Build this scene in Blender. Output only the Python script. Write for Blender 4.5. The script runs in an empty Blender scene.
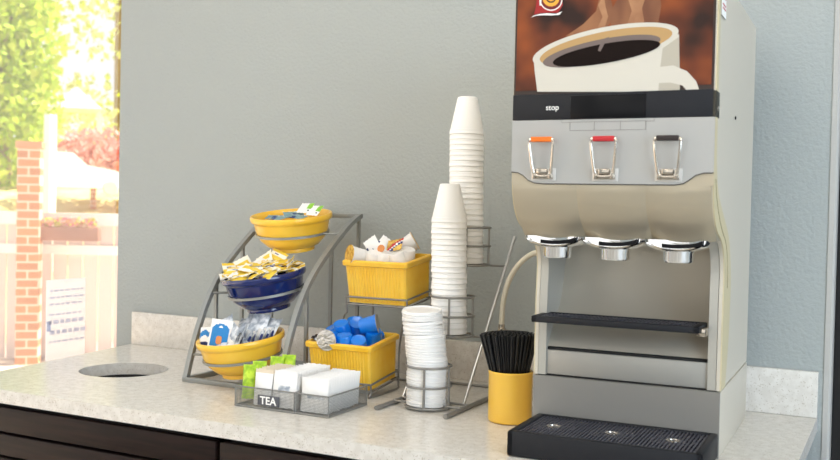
import bpy, bmesh, math, random
from mathutils import Vector, Matrix
from math import sin, cos, pi, radians as R
random.seed(7)
SC = bpy.context.scene
COL = SC.collection
V = Vector
LIFT = 0.9            # the counter top is modelled at z = 0 and lifted to 0.9 m at the end

# ------------------------------------------------------------------ camera
cam = bpy.data.cameras.new('camera'); cam.sensor_width = 36; cam.lens = 961.4676 / 840 * 36
yaw, pit, rol = -0.4650, 0.0224, 0.0218
co = bpy.data.objects.new('camera', cam); COL.objects.link(co); SC.camera = co
fw = V((sin(yaw) * cos(pit), cos(yaw) * cos(pit), -sin(pit)))
rt = V((cos(yaw), -sin(yaw), 0)); up = rt.cross(fw)
r2 = rt * cos(rol) + up * sin(rol); u2 = -rt * sin(rol) + up * cos(rol)
mt = Matrix((r2, u2, -fw)).transposed().to_4x4(); mt.translation = V((0.7573, -2.2661, 0.4371))
co.matrix_world = mt
cam.clip_start = 0.05; cam.clip_end = 300
cam.dof.use_dof = True; cam.dof.focus_distance = 2.15; cam.dof.aperture_fstop = 6.0

# ------------------------------------------------------------------ world, sun, exposure
SC.view_settings.view_transform = 'Standard'; SC.view_settings.look = 'None'
SC.view_settings.gamma = 1; SC.view_settings.exposure = -0.36
SC.cycles.use_denoising = True
w = bpy.data.worlds.new('sky'); SC.world = w; w.use_nodes = True
nt = w.node_tree; nt.nodes.clear()
wo = nt.nodes.new('ShaderNodeOutputWorld'); bg = nt.nodes.new('ShaderNodeBackground')
tc = nt.nodes.new('ShaderNodeTexCoord'); sp = nt.nodes.new('ShaderNodeSeparateXYZ'); cr = nt.nodes.new('ShaderNodeValToRGB')
nt.links.new(tc.outputs['Generated'], sp.inputs[0]); nt.links.new(sp.outputs['Z'], cr.inputs[0])
cr.color_ramp.elements[0].position = 0.0; cr.color_ramp.elements[0].color = (1, .98, .95, 1)
cr.color_ramp.elements[1].position = 0.7; cr.color_ramp.elements[1].color = (.62, .78, 1, 1)
nt.links.new(cr.outputs[0], bg.inputs[0]); bg.inputs[1].default_value = 1.4
nt.links.new(bg.outputs[0], wo.inputs[0])


def light(name, kind, loc, energy, color=(1, 1, 1), size=1, size_y=None, target=None, angle=None):
    l = bpy.data.lights.new(name, kind); l.energy = energy; l.color = color
    if kind == 'AREA':
        l.size = size
        if size_y: l.shape = 'RECTANGLE'; l.size_y = size_y
    if kind == 'SUN': l.angle = angle or 0.01
    o = bpy.data.objects.new(name, l); COL.objects.link(o); o.location = loc
    if target is not None:
        o.rotation_euler = (V(target) - V(loc)).to_track_quat('-Z', 'Y').to_euler()
    return o

light('sun', 'SUN', (4, 6, 12), 16.0, (1, .95, .84), target=(-2, 1.2, 0), angle=0.02)
light('front_fill_light', 'AREA', (-0.2, -5.3, 0.85), 42, (1, .985, .96), 4.6, 1.7, target=(-0.2, 0, 0.3))  # added soft fill from behind the camera; the front wall has no window
light('daylight_entrance', 'AREA', (3.6, -2.5, 0.7), 158, (.66, .81, 1), 2.4, 2.0, target=(0.5, -.1, 0.3))
light('daylight_side_window', 'AREA', (-1.75, -2.2, 0.75), 11, (1, .96, .90), 1.8, 1.8, target=(0.6, -1.2, 0.1))
CEIL = [(-0.4, -1.05), (1.5, -1.05), (-0.3, -3.4), (1.5, -3.4)]
for cx, cy in CEIL:
    light('ceiling_lamp_light', 'AREA', (cx, cy, 1.76), 8.6, (1, .965, .91), 1.1, 0.5, target=(cx, cy, 0))


# ------------------------------------------------------------------ materials
def mat(name, col, rough=.5, metal=0., **k):
    m = bpy.data.materials.new(name); m.use_nodes = True
    b = m.node_tree.nodes['Principled BSDF']
    b.inputs['Base Color'].default_value = (*col, 1)
    b.inputs['Roughness'].default_value = rough; b.inputs['Metallic'].default_value = metal
    for a, v in k.items():
        b.inputs[a.replace('_', ' ')].default_value = v
    return m

def noise_mix(m, scale, c1, c2, p0=.4, p1=.6, detail=3, stretch=None, kind='ShaderNodeTexNoise'):
    n = m.node_tree; b = n.nodes['Principled BSDF']
    t = n.nodes.new('ShaderNodeTexCoord'); x = n.nodes.new(kind); r = n.nodes.new('ShaderNodeValToRGB')
    mp = n.nodes.new('ShaderNodeMapping'); n.links.new(t.outputs['Object'], mp.inputs[0])
    if stretch: mp.inputs['Scale'].default_value = stretch
    n.links.new(mp.outputs[0], x.inputs['Vector']); x.inputs['Scale'].default_value = scale
    if 'Detail' in x.inputs: x.inputs['Detail'].default_value = detail
    n.links.new(x.outputs[0], r.inputs[0])
    r.color_ramp.elements[0].position = p0; r.color_ramp.elements[1].position = p1
    r.color_ramp.elements[0].color = (*c1, 1); r.color_ramp.elements[1].color = (*c2, 1)
    n.links.new(r.outputs[0], b.inputs['Base Color'])
    return r, mp

def bump(m, scale, strength, dist=.002, detail=3, stretch=None):
    n = m.node_tree; b = n.nodes['Principled BSDF']
    t = n.nodes.new('ShaderNodeTexCoord'); x = n.nodes.new('ShaderNodeTexNoise'); u = n.nodes.new('ShaderNodeBump')
    mp = n.nodes.new('ShaderNodeMapping'); n.links.new(t.outputs['Object'], mp.inputs[0])
    if stretch: mp.inputs['Scale'].default_value = stretch
    n.links.new(mp.outputs[0], x.inputs['Vector'])
    x.inputs['Scale'].default_value = scale; x.inputs['Detail'].default_value = detail
    n.links.new(x.outputs[0], u.inputs['Height']); u.inputs['Strength'].default_value = strength
    u.inputs['Distance'].default_value = dist
    n.links.new(u.outputs[0], b.inputs['Normal'])

def glow(name, col, s):
    m = bpy.data.materials.new(name); m.use_nodes = True; n = m.node_tree; n.nodes.clear()
    e = n.nodes.new('ShaderNodeEmission'); o = n.nodes.new('ShaderNodeOutputMaterial')
    e.inputs[0].default_value = (*col, 1); e.inputs[1].default_value = s; n.links.new(e.outputs[0], o.inputs[0])
    return m

def lin(h):
    h = h.lstrip('#'); o = []
    for i in (0, 2, 4):
        c = int(h[i:i + 2], 16) / 255
        o.append(c / 12.92 if c <= .04045 else ((c + .055) / 1.055) ** 2.4)
    return tuple(o)

M = {}
M['wall'] = mat('painted_orange_peel_wall', lin('a6aba8'), .65); bump(M['wall'], 110, .55, .004, 3)
M['trim'] = mat('corner_bead_paint', lin('b5b2ab'), .6); bump(M['trim'], 60, .4, .004)
M['ceiling'] = mat('ceiling_paint', (.8, .79, .76), .8)
M['floor'] = mat('floor_tile', (.5, .46, .4), .4); noise_mix(M['floor'], 4, (.42, .38, .33), (.56, .52, .45))
M['quartz'] = mat('speckled_quartz', lin('e6e1d8'), .22)
n = M['quartz'].node_tree; b = n.nodes['Principled BSDF']
t = n.nodes.new('ShaderNodeTexCoord'); x1 = n.nodes.new('ShaderNodeTexVoronoi'); x1.inputs['Scale'].default_value = 520
x2 = n.nodes.new('ShaderNodeTexNoise'); x2.inputs['Scale'].default_value = 55; x2.inputs['Detail'].default_value = 4
a1 = n.nodes.new('ShaderNodeValToRGB'); a2 = n.nodes.new('ShaderNodeValToRGB'); mx = n.nodes.new('ShaderNodeMix'); mx.data_type = 'RGBA'; mx.blend_type = 'MULTIPLY'
mx.inputs['Factor'].default_value = 1
n.links.new(t.outputs['Object'], x1.inputs['Vector']); n.links.new(t.outputs['Object'], x2.inputs['Vector'])
sx = n.nodes.new('ShaderNodeSeparateColor'); n.links.new(x1.outputs['Color'], sx.inputs[0]); n.links.new(sx.outputs[0], a1.inputs[0])
a1.color_ramp.elements[0].position = .035; a1.color_ramp.elements[0].color = (.74, .70, .64, 1)
a1.color_ramp.elements[1].position = .07; a1.color_ramp.elements[1].color = (1, 1, 1, 1)
n.links.new(x2.outputs[0], a2.inputs[0])
a2.color_ramp.elements[0].position = .4; a2.color_ramp.elements[0].color = (*lin('d6d0c6'), 1)
a2.color_ramp.elements[1].position = .62; a2.color_ramp.elements[1].color = (*lin('e0dbd2'), 1)
n.links.new(a1.outputs[0], mx.inputs['A']); n.links.new(a2.outputs[0], mx.inputs['B']); n.links.new(mx.outputs['Result'], b.inputs['Base Color'])
M['espresso'] = mat('espresso_stained_wood', lin('2c1c17'), .5, 0, Specular_IOR_Level=.2); noise_mix(M['espresso'], 6, lin('1a100c'), lin('261712'), stretch=(1, 8, 14))
M['black_gap'] = mat('dark_interior', (.01, .009, .008), .8)
M['rackmetal'] = mat('brushed_nickel_bar', lin('969792'), .45, .4); bump(M['rackmetal'], 200, .15, .001)
M['wire'] = mat('satin_wire', lin('8f8d88'), .4, .5)
M['wirelight'] = mat('chrome_wire', lin('c4c3bf'), .3, .7)
M['yellow'] = mat('yellow_glazed_ceramic', lin('f2b932'), .28, 0, Coat_Weight=.15)
noise_mix(M['yellow'], 14, lin('f9bf2c'), lin('fdcf4a'), .3, .7)
M['yellow_plain'] = mat('yellow_glazed_crock', lin('fac84c'), .3, 0, Coat_Weight=.25)
M['blue'] = mat('cobalt_glazed_ceramic', lin('0e2260'), .15, 0, Coat_Weight=.5)
M['foam'] = mat('white_foam', lin('f8f7f4'), .5)
M['lid'] = mat('white_plastic_lid', lin('f2f0ec'), .35)
M['steel'] = mat('champagne_silver_panel', lin('bdb29c'), .40, .6); bump(M['steel'], 90, .05, .0005, 2, (1, 1, 30))
M['silver'] = mat('silver_front_panel', lin('b3b2ae'), .42, .35)
M['steelside'] = mat('grey_side_panel', lin('d0c7b6'), .5, .1)
M['cavity'] = mat('brushed_cavity_back', lin('cdc5b5'), .36, .5); bump(M['cavity'], 60, .12, .0008, 2, (1, 1, 40))
M['beige'] = mat('beige_edge_trim', lin('cdbf9a'), .5)
M['chrome'] = mat('chrome', (.82, .82, .82), .06, 1)
M['nickel'] = mat('satin_chrome', lin('c8bfb2'), .2, .95)
M['black'] = mat('black_plastic', lin('1d1e22'), .5, 0, Specular_IOR_Level=.3)
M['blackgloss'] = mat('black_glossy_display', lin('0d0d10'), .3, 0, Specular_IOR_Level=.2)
M['blackmat'] = mat('black_drip_grate', lin('3b3b45'), .4)
M['straw'] = mat('black_straw_plastic', lin('121214'), .35)
M['hose'] = mat('beige_rubber_hose', lin('cdc6b2'), .4)
M['white'] = mat('white_print', lin('f3f1ec'), .5)
M['paper'] = mat('white_packet_paper', lin('f0eeea'), .6); bump(M['paper'], 60, .3, .002)
M['beigepaper'] = mat('beige_packet_paper', lin('dccdb4'), .6)
M['pkt_yellow'] = mat('yellow_packet_print', lin('e8c63c'), .5)
M['pkt_cream'] = mat('cream_packet_paper', lin('f3eedd'), .55)
M['pkt_purple'] = mat('purple_packet_print', lin('4c4590'), .5)
M['pkt_blue'] = mat('blue_packet_print', lin('1f7fc0'), .45)
M['pkt_navy'] = mat('navy_packet_print', lin('25356f'), .5)
M['pkt_silver'] = mat('silver_foil_packet', lin('b9c0c8'), .42, .15); noise_mix(M['pkt_silver'], 60, lin('9aa3ae'), lin('e2e5e8'), .4, .6)
M['pkt_orange'] = mat('orange_packet_print', lin('d98a4a'), .5)
M['pkt_teal'] = mat('teal_grey_packet', lin('7f9ea0'), .5)
M['pkt_green'] = mat('green_leaf_print', lin('8cc63f'), .5)
M['lime'] = mat('lime_green_foil_packet', lin('a9cf1f'), .35); noise_mix(M['lime'], 70, lin('8fbb10'), lin('c6e23a'), .4, .62)
M['cblue'] = mat('blue_creamer_cup', lin('0a7ce0'), .3, 0, Coat_Weight=.4)
M['cwhite'] = mat('white_creamer_cup', lin('f0ece6'), .35)
M['foil'] = mat('crinkled_foil_lid', lin('c9c6c2'), .3, .85); bump(M['foil'], 120, .8, .004)
M['gold'] = mat('gold_creamer_lid', lin('d2a033'), .4, .2); noise_mix(M['gold'], 90, lin('c08a28'), lin('e6c060'), .4, .6)
M['red'] = mat('red_print', lin('c0272d'), .4)
M['orange'] = mat('orange_print', lin('e8731c'), .4)
M['brownblk'] = mat('dark_brown_print', lin('2b211f'), .4)
M['mesh'] = mat('grey_wire_mesh', lin('85847f'), .5, .3)
M['plate'] = mat('dark_grey_nameplate', lin('55555a'), .5)


# ------------------------------------------------------------------ mesh helpers
class G:
    def __init__(s): s.bm = bmesh.new()
    def _mi(s, fs, mi, sm=True):
        for f in fs: f.material_index = mi; f.smooth = sm
    def poly(s, pts, mi=0):
        f = s.bm.faces.new([s.bm.verts.new(p) for p in pts]); f.material_index = mi; return f
    def box(s, x0, x1, y0, y1, z0, z1, mi=0, bev=0, seg=2):
        r = bmesh.ops.create_cube(s.bm, size=1)
        vs = r['verts']
        for v in vs: v.co = V((x0 + (v.co.x + .5) * (x1 - x0), y0 + (v.co.y + .5) * (y1 - y0), z0 + (v.co.z + .5) * (z1 - z0)))
        fs = set(f for v in vs for f in v.link_faces)
        if bev:
            es = list(set(e for v in vs for e in v.link_edges))
            rr = bmesh.ops.bevel(s.bm, geom=es, offset=bev, segments=seg, profile=.5, affect='EDGES')
            fs = set(f for f in fs if f.is_valid) | set(rr['faces'])
            vs2 = set(v for f in fs for v in f.verts)
            fs = set(f for v in vs2 for f in v.link_faces)
        s._mi(fs, mi); return s
    def lathe(s, prof, seg=48, mat4=None, mi=0, mis=None, ribs=None):
        rings = []
        for (r, z) in prof:
            if r < 1e-6: rings.append([s.bm.verts.new((0, 0, z))])
            else:
                rings.append([s.bm.verts.new(((r * cos(2 * pi * i / seg)), (r * sin(2 * pi * i / seg)), z)) for i in range(seg)])
        for k in range(len(rings) - 1):
            a, b = rings[k], rings[k + 1]; m_ = mis[k] if mis else mi
            for i in range(seg):
                j = (i + 1) % seg
                if len(a) == 1 and len(b) == 1: continue
                if len(a) == 1: f = s.bm.faces.new((a[0], b[i], b[j]))
                elif len(b) == 1: f = s.bm.faces.new((a[i], a[j], b[0]))
                else: f = s.bm.faces.new((a[i], a[j], b[j], b[i]))
                f.material_index = m_; f.smooth = True
        if mat4 is not None:
            bmesh.ops.transform(s.bm, matrix=mat4, verts=[v for r_ in rings for v in r_])
        return s
    def sweep(s, pts, sec, closed=False, upv=None, mi=0, cap=True):
        """sec: list of (a, b) in the frame (side, normal)"""
        pts = [V(p) for p in pts]; n = len(pts); rings = []
        nrm = None
        for i in range(n):
            if closed: t = (pts[(i + 1) % n] - pts[i - 1]).normalized()
            else: t = (pts[min(i + 1, n - 1)] - pts[max(i - 1, 0)]).normalized()
            if upv is not None: sd = V(upv).cross(t).normalized(); nn = t.cross(sd); a_, b_ = V(upv), t.cross(V(upv)).normalized()
            else:
                if nrm is None:
                    q = V((0, 0, 1)) if abs(t.z) < .9 else V((1, 0, 0))
                    nrm = (q - t * q.dot(t)).normalized()
                else: nrm = (nrm - t * nrm.dot(t)).normalized()
                a_, b_ = nrm, t.cross(nrm)
            k = 1.0
            if upv is not None and 0 < i < n - 1:   # mitre
                d1 = (pts[i] - pts[i - 1]).normalized(); c = max(.5, t.dot(d1)); k = 1 / c
            rings.append([s.bm.verts.new(pts[i] + a_ * p[0] + b_ * p[1] * k) for p in sec])
        m = len(sec)
        for i in range(n if closed else n - 1):
            a, b = rings[i], rings[(i + 1) % n]
            for j in range(m):
                f = s.bm.faces.new((a[j], a[(j + 1) % m], b[(j + 1) % m], b[j])); f.material_index = mi; f.smooth = True
        if cap and not closed:
            f = s.bm.faces.new(rings[0][::-1]); f.material_index = mi; f = s.bm.faces.new(rings[-1]); f.material_index = mi
        return s
    def tube(s, pts, r, seg=10, closed=False, mi=0):
        return s.sweep(pts, [(r * cos(2 * pi * i / seg), r * sin(2 * pi * i / seg)) for i in range(seg)], closed, mi=mi)
    def bar(s, pts, a, b, upv, mi=0):
        return s.sweep(pts, [(-a / 2, -b / 2), (a / 2, -b / 2), (a / 2, b / 2), (-a / 2, b / 2)], upv=upv, mi=mi)
    def prism(s, pts, vec, mi=0, mi_front=None):
        """closed planar outline pts extruded by vec"""
        vec = V(vec); a = [s.bm.verts.new(p) for p in pts]; b = [s.bm.verts.new(V(p) + vec) for p in pts]; n = len(pts)
        f = s.bm.faces.new(a); f.material_index = mi if mi_front is None else mi_front
        f = s.bm.faces.new(b[::-1]); f.material_index = mi
        for i in range(n):
            f = s.bm.faces.new((a[i], b[i], b[(i + 1) % n], a[(i + 1) % n])); f.material_index = mi; f.smooth = True
        return s
    def xf(s, m): bmesh.ops.transform(s.bm, matrix=m, verts=s.bm.verts[:]); return s
    def mesh(s, name, mats, ang=35):
        bmesh.ops.recalc_face_normals(s.bm, faces=s.bm.faces[:])
        me = bpy.data.meshes.new(name); s.bm.to_mesh(me); s.bm.free()
        for m_ in (mats if isinstance(mats, (list, tuple)) else [mats]): me.materials.append(m_)
        me.set_sharp_from_angle(angle=R(ang)); return me
    def build(s, name, mats, parent=None, loc=None, rot=None, ang=35):
        o = bpy.data.objects.new(name, s.mesh(name, mats, ang)); COL.objects.link(o)
        if parent: o.parent = parent
        if loc: o.location = loc
        if rot: o.rotation_euler = rot
        return o

def tag(o, label, cat, group=None, kind=None):
    o['label'] = label; o['category'] = cat
    if group: o['group'] = group
    if kind: o['kind'] = kind
    return o
def struct(o): o['kind'] = 'structure'; return o
def thing(name, label, cat, loc=(0, 0, 0), rot=None, group=None):
    o = bpy.data.objects.new(name, None); COL.objects.link(o); o.location = loc; o.empty_display_size = .05
    if rot: o.rotation_euler = rot
    return tag(o, label, cat, group)
def copy(src, loc, rot=None, label=None, group=None):
    o = src.copy(); COL.objects.link(o); o.location = loc
    if rot is not None: o.rotation_euler = rot
    if label: o['label'] = label
    if group: o['group'] = group
    for ch in list(src.children):
        c = ch.copy(); COL.objects.link(c); c.parent = o; c.matrix_parent_inverse = ch.matrix_parent_inverse
        for g in list(ch.children):
            d = g.copy(); COL.objects.link(d); d.parent = c
    return o
def text_into(g, s, size, m4, mi=0, extrude=.0002, bold=0):
    c = bpy.data.curves.new('lettering', 'FONT'); c.body = s; c.size = size; c.extrude = extrude; c.offset = bold
    c.align_x = 'CENTER'; c.align_y = 'CENTER'
    o = bpy.data.objects.new('lettering', c); COL.objects.link(o)
    dg = bpy.context.evaluated_depsgraph_get(); me = bpy.data.meshes.new_from_object(o.evaluated_get(dg))
    me.transform(m4)
    old = [(f.calc_center_median().copy(), f) for f in g.bm.faces]; keep = {f: f.material_index for _, f in old}; g.bm.from_mesh(me)
    for f in g.bm.faces:
        if f not in keep: f.material_index = mi; f.smooth = False
    bpy.data.objects.remove(o); bpy.data.curves.remove(c); bpy.data.meshes.remove(me)
FACE_FRONT = Matrix.Rotation(pi / 2, 4, 'X')        # text in XY -> faces -Y
ORD = 'first second third fourth fifth sixth seventh eighth ninth tenth eleventh twelfth thirteenth fourteenth fifteenth sixteenth seventeenth eighteenth nineteenth twentieth twenty-first twenty-second twenty-third twenty-fourth twenty-fifth twenty-sixth twenty-seventh twenty-eighth twenty-ninth thirtieth thirty-first thirty-second thirty-third thirty-fourth thirty-fifth thirty-sixth'.split()
def smooth_pts(pts, n=6):
    P = [V(p) for p in pts]; out = []
    for i in range(len(P) - 1):
        p0, p1, p2, p3 = P[max(i - 1, 0)], P[i], P[i + 1], P[min(i + 2, len(P) - 1)]
        for k in range(n):
            t = k / n
            out.append(.5 * ((2 * p1) + (-p0 + p2) * t + (2 * p0 - 5 * p1 + 4 * p2 - p3) * t * t + (-p0 + 3 * p1 - 3 * p2 + p3) * t ** 3))
    out.append(P[-1]); return out
def circ(r, z=0, n=40, c=(0, 0), a0=0, a1=2 * pi, full=True):
    m = n if full else n + 1
    return [V((c[0] + r * cos(a0 + (a1 - a0) * i / n), c[1] + r * sin(a0 + (a1 - a0) * i / n), z)) for i in range(m)]

# ------------------------------------------------------------------ the room
FL = -0.9; CE = 1.8
struct(G().box(-1.6, 4.6, -6.0, .2, FL - .1, FL).build('floor', M['floor']))
struct(G().box(-1.6, 4.6, -6.0, .2, CE, CE + .1).build('ceiling', M['ceiling']))
struct(G().box(-1.437, .617, 0, .16, FL, CE).build('wall_back', M['wall']))
g = G()
g.prism([(.6135, -.002, FL), (.624, -.001, FL), (.6285, .004, FL), (.6285, .16, FL), (.6135, .16, FL)], (0, 0, CE - FL))
struct(g.build('trim_1', M['trim']))
struct(G().box(1.62, 4.6, 0, .16, FL, CE).build('wall_right_of_door', M['wall']))
struct(G().box(4.5, 4.6, -6, 0, FL, CE).build('wall_right', M['wall']))
struct(G().box(-1.5, 4.5, -6.0, -5.9, FL, CE).build('wall_front', M['wall']))
d = struct(G().box(.70, 1.56, .11, .15, FL, 1.3).build('door_1', M['black_gap']))
fr = G(); fr.box(.6288, .70, .06, .16, FL, 1.4, bev=.003); fr.box(1.56, 1.62, .06, .16, FL, 1.4, bev=.003); fr.box(.6288, 1.62, .06, .16, 1.3, CE)
fr.build('door_frame', mat('black_door_frame', (.012, .011, .011), .4), d)
# glazed left side
gl = bpy.data.materials.new('window_glass'); gl.use_nodes = True; n = gl.node_tree; n.nodes.clear()
o_ = n.nodes.new('ShaderNodeOutputMaterial'); tr = n.nodes.new('ShaderNodeBsdfTransparent'); gs = n.nodes.new('ShaderNodeBsdfGlossy'); gs.inputs['Roughness'].default_value = .02
fz = n.nodes.new('ShaderNodeMath'); fz.operation = 'MULTIPLY_ADD'; fz.inputs[1].default_value = .35; fz.inputs[2].default_value = .03; lw = n.nodes.new('ShaderNodeLayerWeight'); pw = n.nodes.new('ShaderNodeMath'); pw.operation = 'POWER'; pw.inputs[1].default_value = 3; n.links.new(lw.outputs['Facing'], pw.inputs[0]); n.links.new(pw.outputs[0], fz.inputs[0]); ms = n.nodes.new('ShaderNodeMixShader')
n.links.new(fz.outputs[0], ms.inputs[0]); n.links.new(tr.outputs[0], ms.inputs[1]); n.links.new(gs.outputs[0], ms.inputs[2]); dz = n.nodes.new('ShaderNodeBsdfTranslucent'); dz.inputs[0].default_value = (1, .97, .92, 1); m2 = n.nodes.new('ShaderNodeMixShader'); m2.inputs[0].default_value = .09; n.links.new(ms.outputs[0], m2.inputs[1]); n.links.new(dz.outputs[0], m2.inputs[2]); n.links.new(m2.outputs[0], o_.inputs[0])
win = struct(G().box(-1.452, -1.446, -3.2, .0, FL + .05, CE).build('window_1', gl))
g = G(); g.box(-1.50, -1.438, -3.26, -3.2, FL, CE); g.box(-1.50, -1.438, -3.2, .0, FL, FL + .05)
g.build('window_frame', mat('aluminium_frame', (.6, .6, .58), .4, .6), win)
struct(G().box(-1.5, -1.4, -6, -3.26, FL, CE).build('wall_left', M['wall']))
dif = glow('lamp_diffuser', (1, .97, .9), 3.0)
proto = None
for i, (cx, cy) in enumerate(CEIL):
    if proto is None:
        proto = thing('ceiling_light', 'rectangular ceiling light panel', 'ceiling light', (cx, cy, CE), group='ceiling light panels')
        g = G(); g.box(-.6, .6, -.3, -.27, -.03, 0); g.box(-.6, .6, .27, .3, -.03, 0); g.box(-.6, -.57, -.27, .27, -.03, 0); g.box(.57, .6, -.27, .27, -.03, 0)
        g.build('frame', M['white'], proto); G().box(-.57, .57, -.27, .27, -.02, -.005).build('diffuser', dif, proto)
    else: copy(proto, (cx, cy, CE))

# ------------------------------------------------------------------ worktop, backsplash, cabinets
def sheet_with_hole(outer, c, r, z0, z1, mi_hole=0):
    bm = bmesh.new(); N = 72
    ov = [bm.verts.new((x, y, z1)) for x, y in outer]; cv = [bm.verts.new((c[0] + r * cos(2 * pi * i / N), c[1] + r * sin(2 * pi * i / N), z1)) for i in range(N)]
    es = [bm.edges.new((ov[i], ov[(i + 1) % len(ov)])) for i in range(len(ov))] + [bm.edges.new((cv[i], cv[(i + 1) % N])) for i in range(N)]
    bmesh.ops.triangle_fill(bm, edges=es, use_beauty=True)
    fs = [f for f in bm.faces if (f.calc_center_median().xy - V(c)).length > r * .97]
    dl = [f for f in bm.faces if f not in fs]
    if dl: bmesh.ops.delete(bm, geom=dl, context='FACES_ONLY')
    r_ = bmesh.ops.extrude_face_region(bm, geom=bm.faces[:])
    for v in [e for e in r_['geom'] if isinstance(e, bmesh.types.BMVert)]: v.co.z = z0
    return bm
XL0, XL1, XR, D, T = -1.362, -1.262, .6035, .728, .031
HC = (-1.044, -.377); HR = .112
g = G(); g.bm.free()
g.bm = sheet_with_hole([(XL0, -.001), (XL1, -D), (XR, -D), (XR, -.001)], HC, HR, -T, 0)
wt = g.build('worktop', M['quartz'], ang=30)
tag(wt, 'speckled off-white quartz worktop with a round waste hole near the window', 'countertop')
tag(G().box(-1.357, XR, -.0205, -.0005, .0003, .1, bev=.0015).build('backsplash', M['quartz']), 'low speckled off-white quartz upstand along the wall behind the worktop', 'backsplash')
rim = G(); rim.lathe([(.108, -.0315), (.108, -.09), (.1065, -.09), (.1065, -.0315), (.108, -.0315)], 64)
bc = thing('base_cabinet', 'dark espresso base cabinet on the left, under the round waste hole', 'cabinet', (0, 0, 0))
bc2 = thing('base_cabinet', 'dark espresso base cabinet on the right, under the coffee machine', 'cabinet', (0, 0, 0))
for c_, x0, x1 in ((bc, -1.235, -.478), (bc2, -.472, .56)):
    g = G(); zt = -T - .001
    g.box(x0, x0 + .018, -.69, -.03, FL + .002, zt); g.box(x1 - .018, x1, -.69, -.03, FL + .002, zt)
    g.box(x0, x1, -.045, -.03, FL + .002, zt); g.box(x0, x1, -.69, -.03, FL + .1, FL + .118)
    g.box(x0, x1, -.68, -.662, FL + .002, FL + .1); g.box(x0, x1, -.69, -.67, zt - .03, zt)
    g.build('carcass', M['black_gap'], c_)
    z = -.046
    for k, h in enumerate((.058, .05, .30, .30)):
        g = G(); g.box(x0 + .002, x1 - .002, -.708, -.69, z - h, z, bev=.004)
        g.build('drawer_front' if k < 2 else 'door', M['espresso'], c_)
        z -= h + .005
M_bin = tag(rim.build('waste_chute', mat('dark_chute_ring', (.012, .011, .01), .7)), 'grey ring lining the round waste hole in the worktop', 'waste ring')
M_bin.location = (HC[0], HC[1], 0)

# ------------------------------------------------------------------ bowl rack
RX0, RX1, RY0, RY1 = -.803, -.528, -.42, -.062
rk = thing('bowl_rack', 'grey metal bowl rack with two curved side bars holding three bowls', 'rack', (-.666, -.24, 0))
RO = V((.666, .24, 0))
arc = [(-.42, .006), (-.402, .06), (-.378, .122), (-.345, .188), (-.308, .24), (-.262, .286), (-.205, .33), (-.15, .368), (-.1, .398), (-.062, .413)]
for X in (RX0, RX1):
    P = smooth_pts([(X, y, z) for y, z in arc], 4)
    G().bar(P, .013, .012, (1, 0, 0)).xf(Matrix.Translation(RO)).build('curved_side_bar', M['rackmetal'], rk)
    for y in (-.308, -.2, -.066):
        zt = [z for (yy, z) in [(p.y, p.z) for p in P] if yy <= y + .006][-1]
        G().box(X - .004, X + .004, y - .004, y + .004, .006, zt).xf(Matrix.Translation(RO)).build('upright', M['rackmetal'], rk)
    G().box(X - .0065, X + .0065, RY0 + .006, RY1, 0, .012, bev=.001).xf(Matrix.Translation(RO)).build('base_rail', M['rackmetal'], rk)
for y, z in ((RY0, 0), (RY1, 0), (RY1, .407)):
    G().box(RX0 - .0065, RX1 + .0065, y - .006, y + .006, z, z + .012, bev=.001).xf(Matrix.Translation(RO)).build('cross_rail', M['rackmetal'], rk)

BP = [(0, .004), (.046, .004), (.050, 0), (.054, .001), (.055, .006), (.0535, .010), (.067, .016), (.084, .034), (.0935, .056), (.0975, .078), (.099, .082),
      (.1035, .084), (.106, .088), (.1065, .096), (.105, .100), (.101, .1005), (.0985, .097), (.096, .085), (.0905, .058), (.080, .036), (.058, .018), (.03, .011), (0, .010)]
BP = [(r_, z_ * .95) for r_, z_ in BP]
bowl_me = {}
def bowl(label, key, loc, tiltx, roll):
    me = bowl_me.get(key) or G().lathe(BP, 72).mesh('bowl', M[key], 50); bowl_me[key] = me
    o = bpy.data.objects.new('bowl', me); COL.objects.link(o); o.location = loc
    o.rotation_euler = (tiltx, -roll, 0)
    return tag(o, label, 'bowl', 'bowls on the curved rack')
BW = [((-.662, -.170, .3215), R(9), R(0)), ((-.656, -.283, .1765), R(9), R(5.5)), ((-.655, -.378, .027), R(7.5), R(4.5))]
bowls = [bowl('yellow ceramic bowl on the top tier of the curved rack', 'yellow', *BW[0]),
         bowl('dark blue ceramic bowl full of yellow packets on the middle tier of the rack', 'blue', *BW[1]),
         bowl('yellow ceramic bowl full of silver and blue sachets on the bottom tier', 'yellow', *BW[2])]
bpy.context.view_layer.update()
for i, b_ in enumerate(bowls):
    hz = .046; rr = .0945
    g = G(); g.sweep(circ(rr, hz, 56), [(-.003, -.0015), (.003, -.0015), (.003, .0015), (-.003, .0015)], closed=True)
    g.xf(b_.matrix_world)
    for s_, X in ((-1, RX0), (1, RX1)):      # short arms from the ring to the curved bars
        p = b_.matrix_world @ V((s_ * rr, 0, hz))
        zt = p.z; yy = [a for a in smooth_pts([(0, y, z) for y, z in arc], 8) if a.z <= zt][-1].y
        g.tube([p, V((X, max(yy + .0, p.y - .1), zt))], .0028, 8)
    g.xf(Matrix.Translation(RO)); g.build('bowl_ring', M['rackmetal'], rk)

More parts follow.
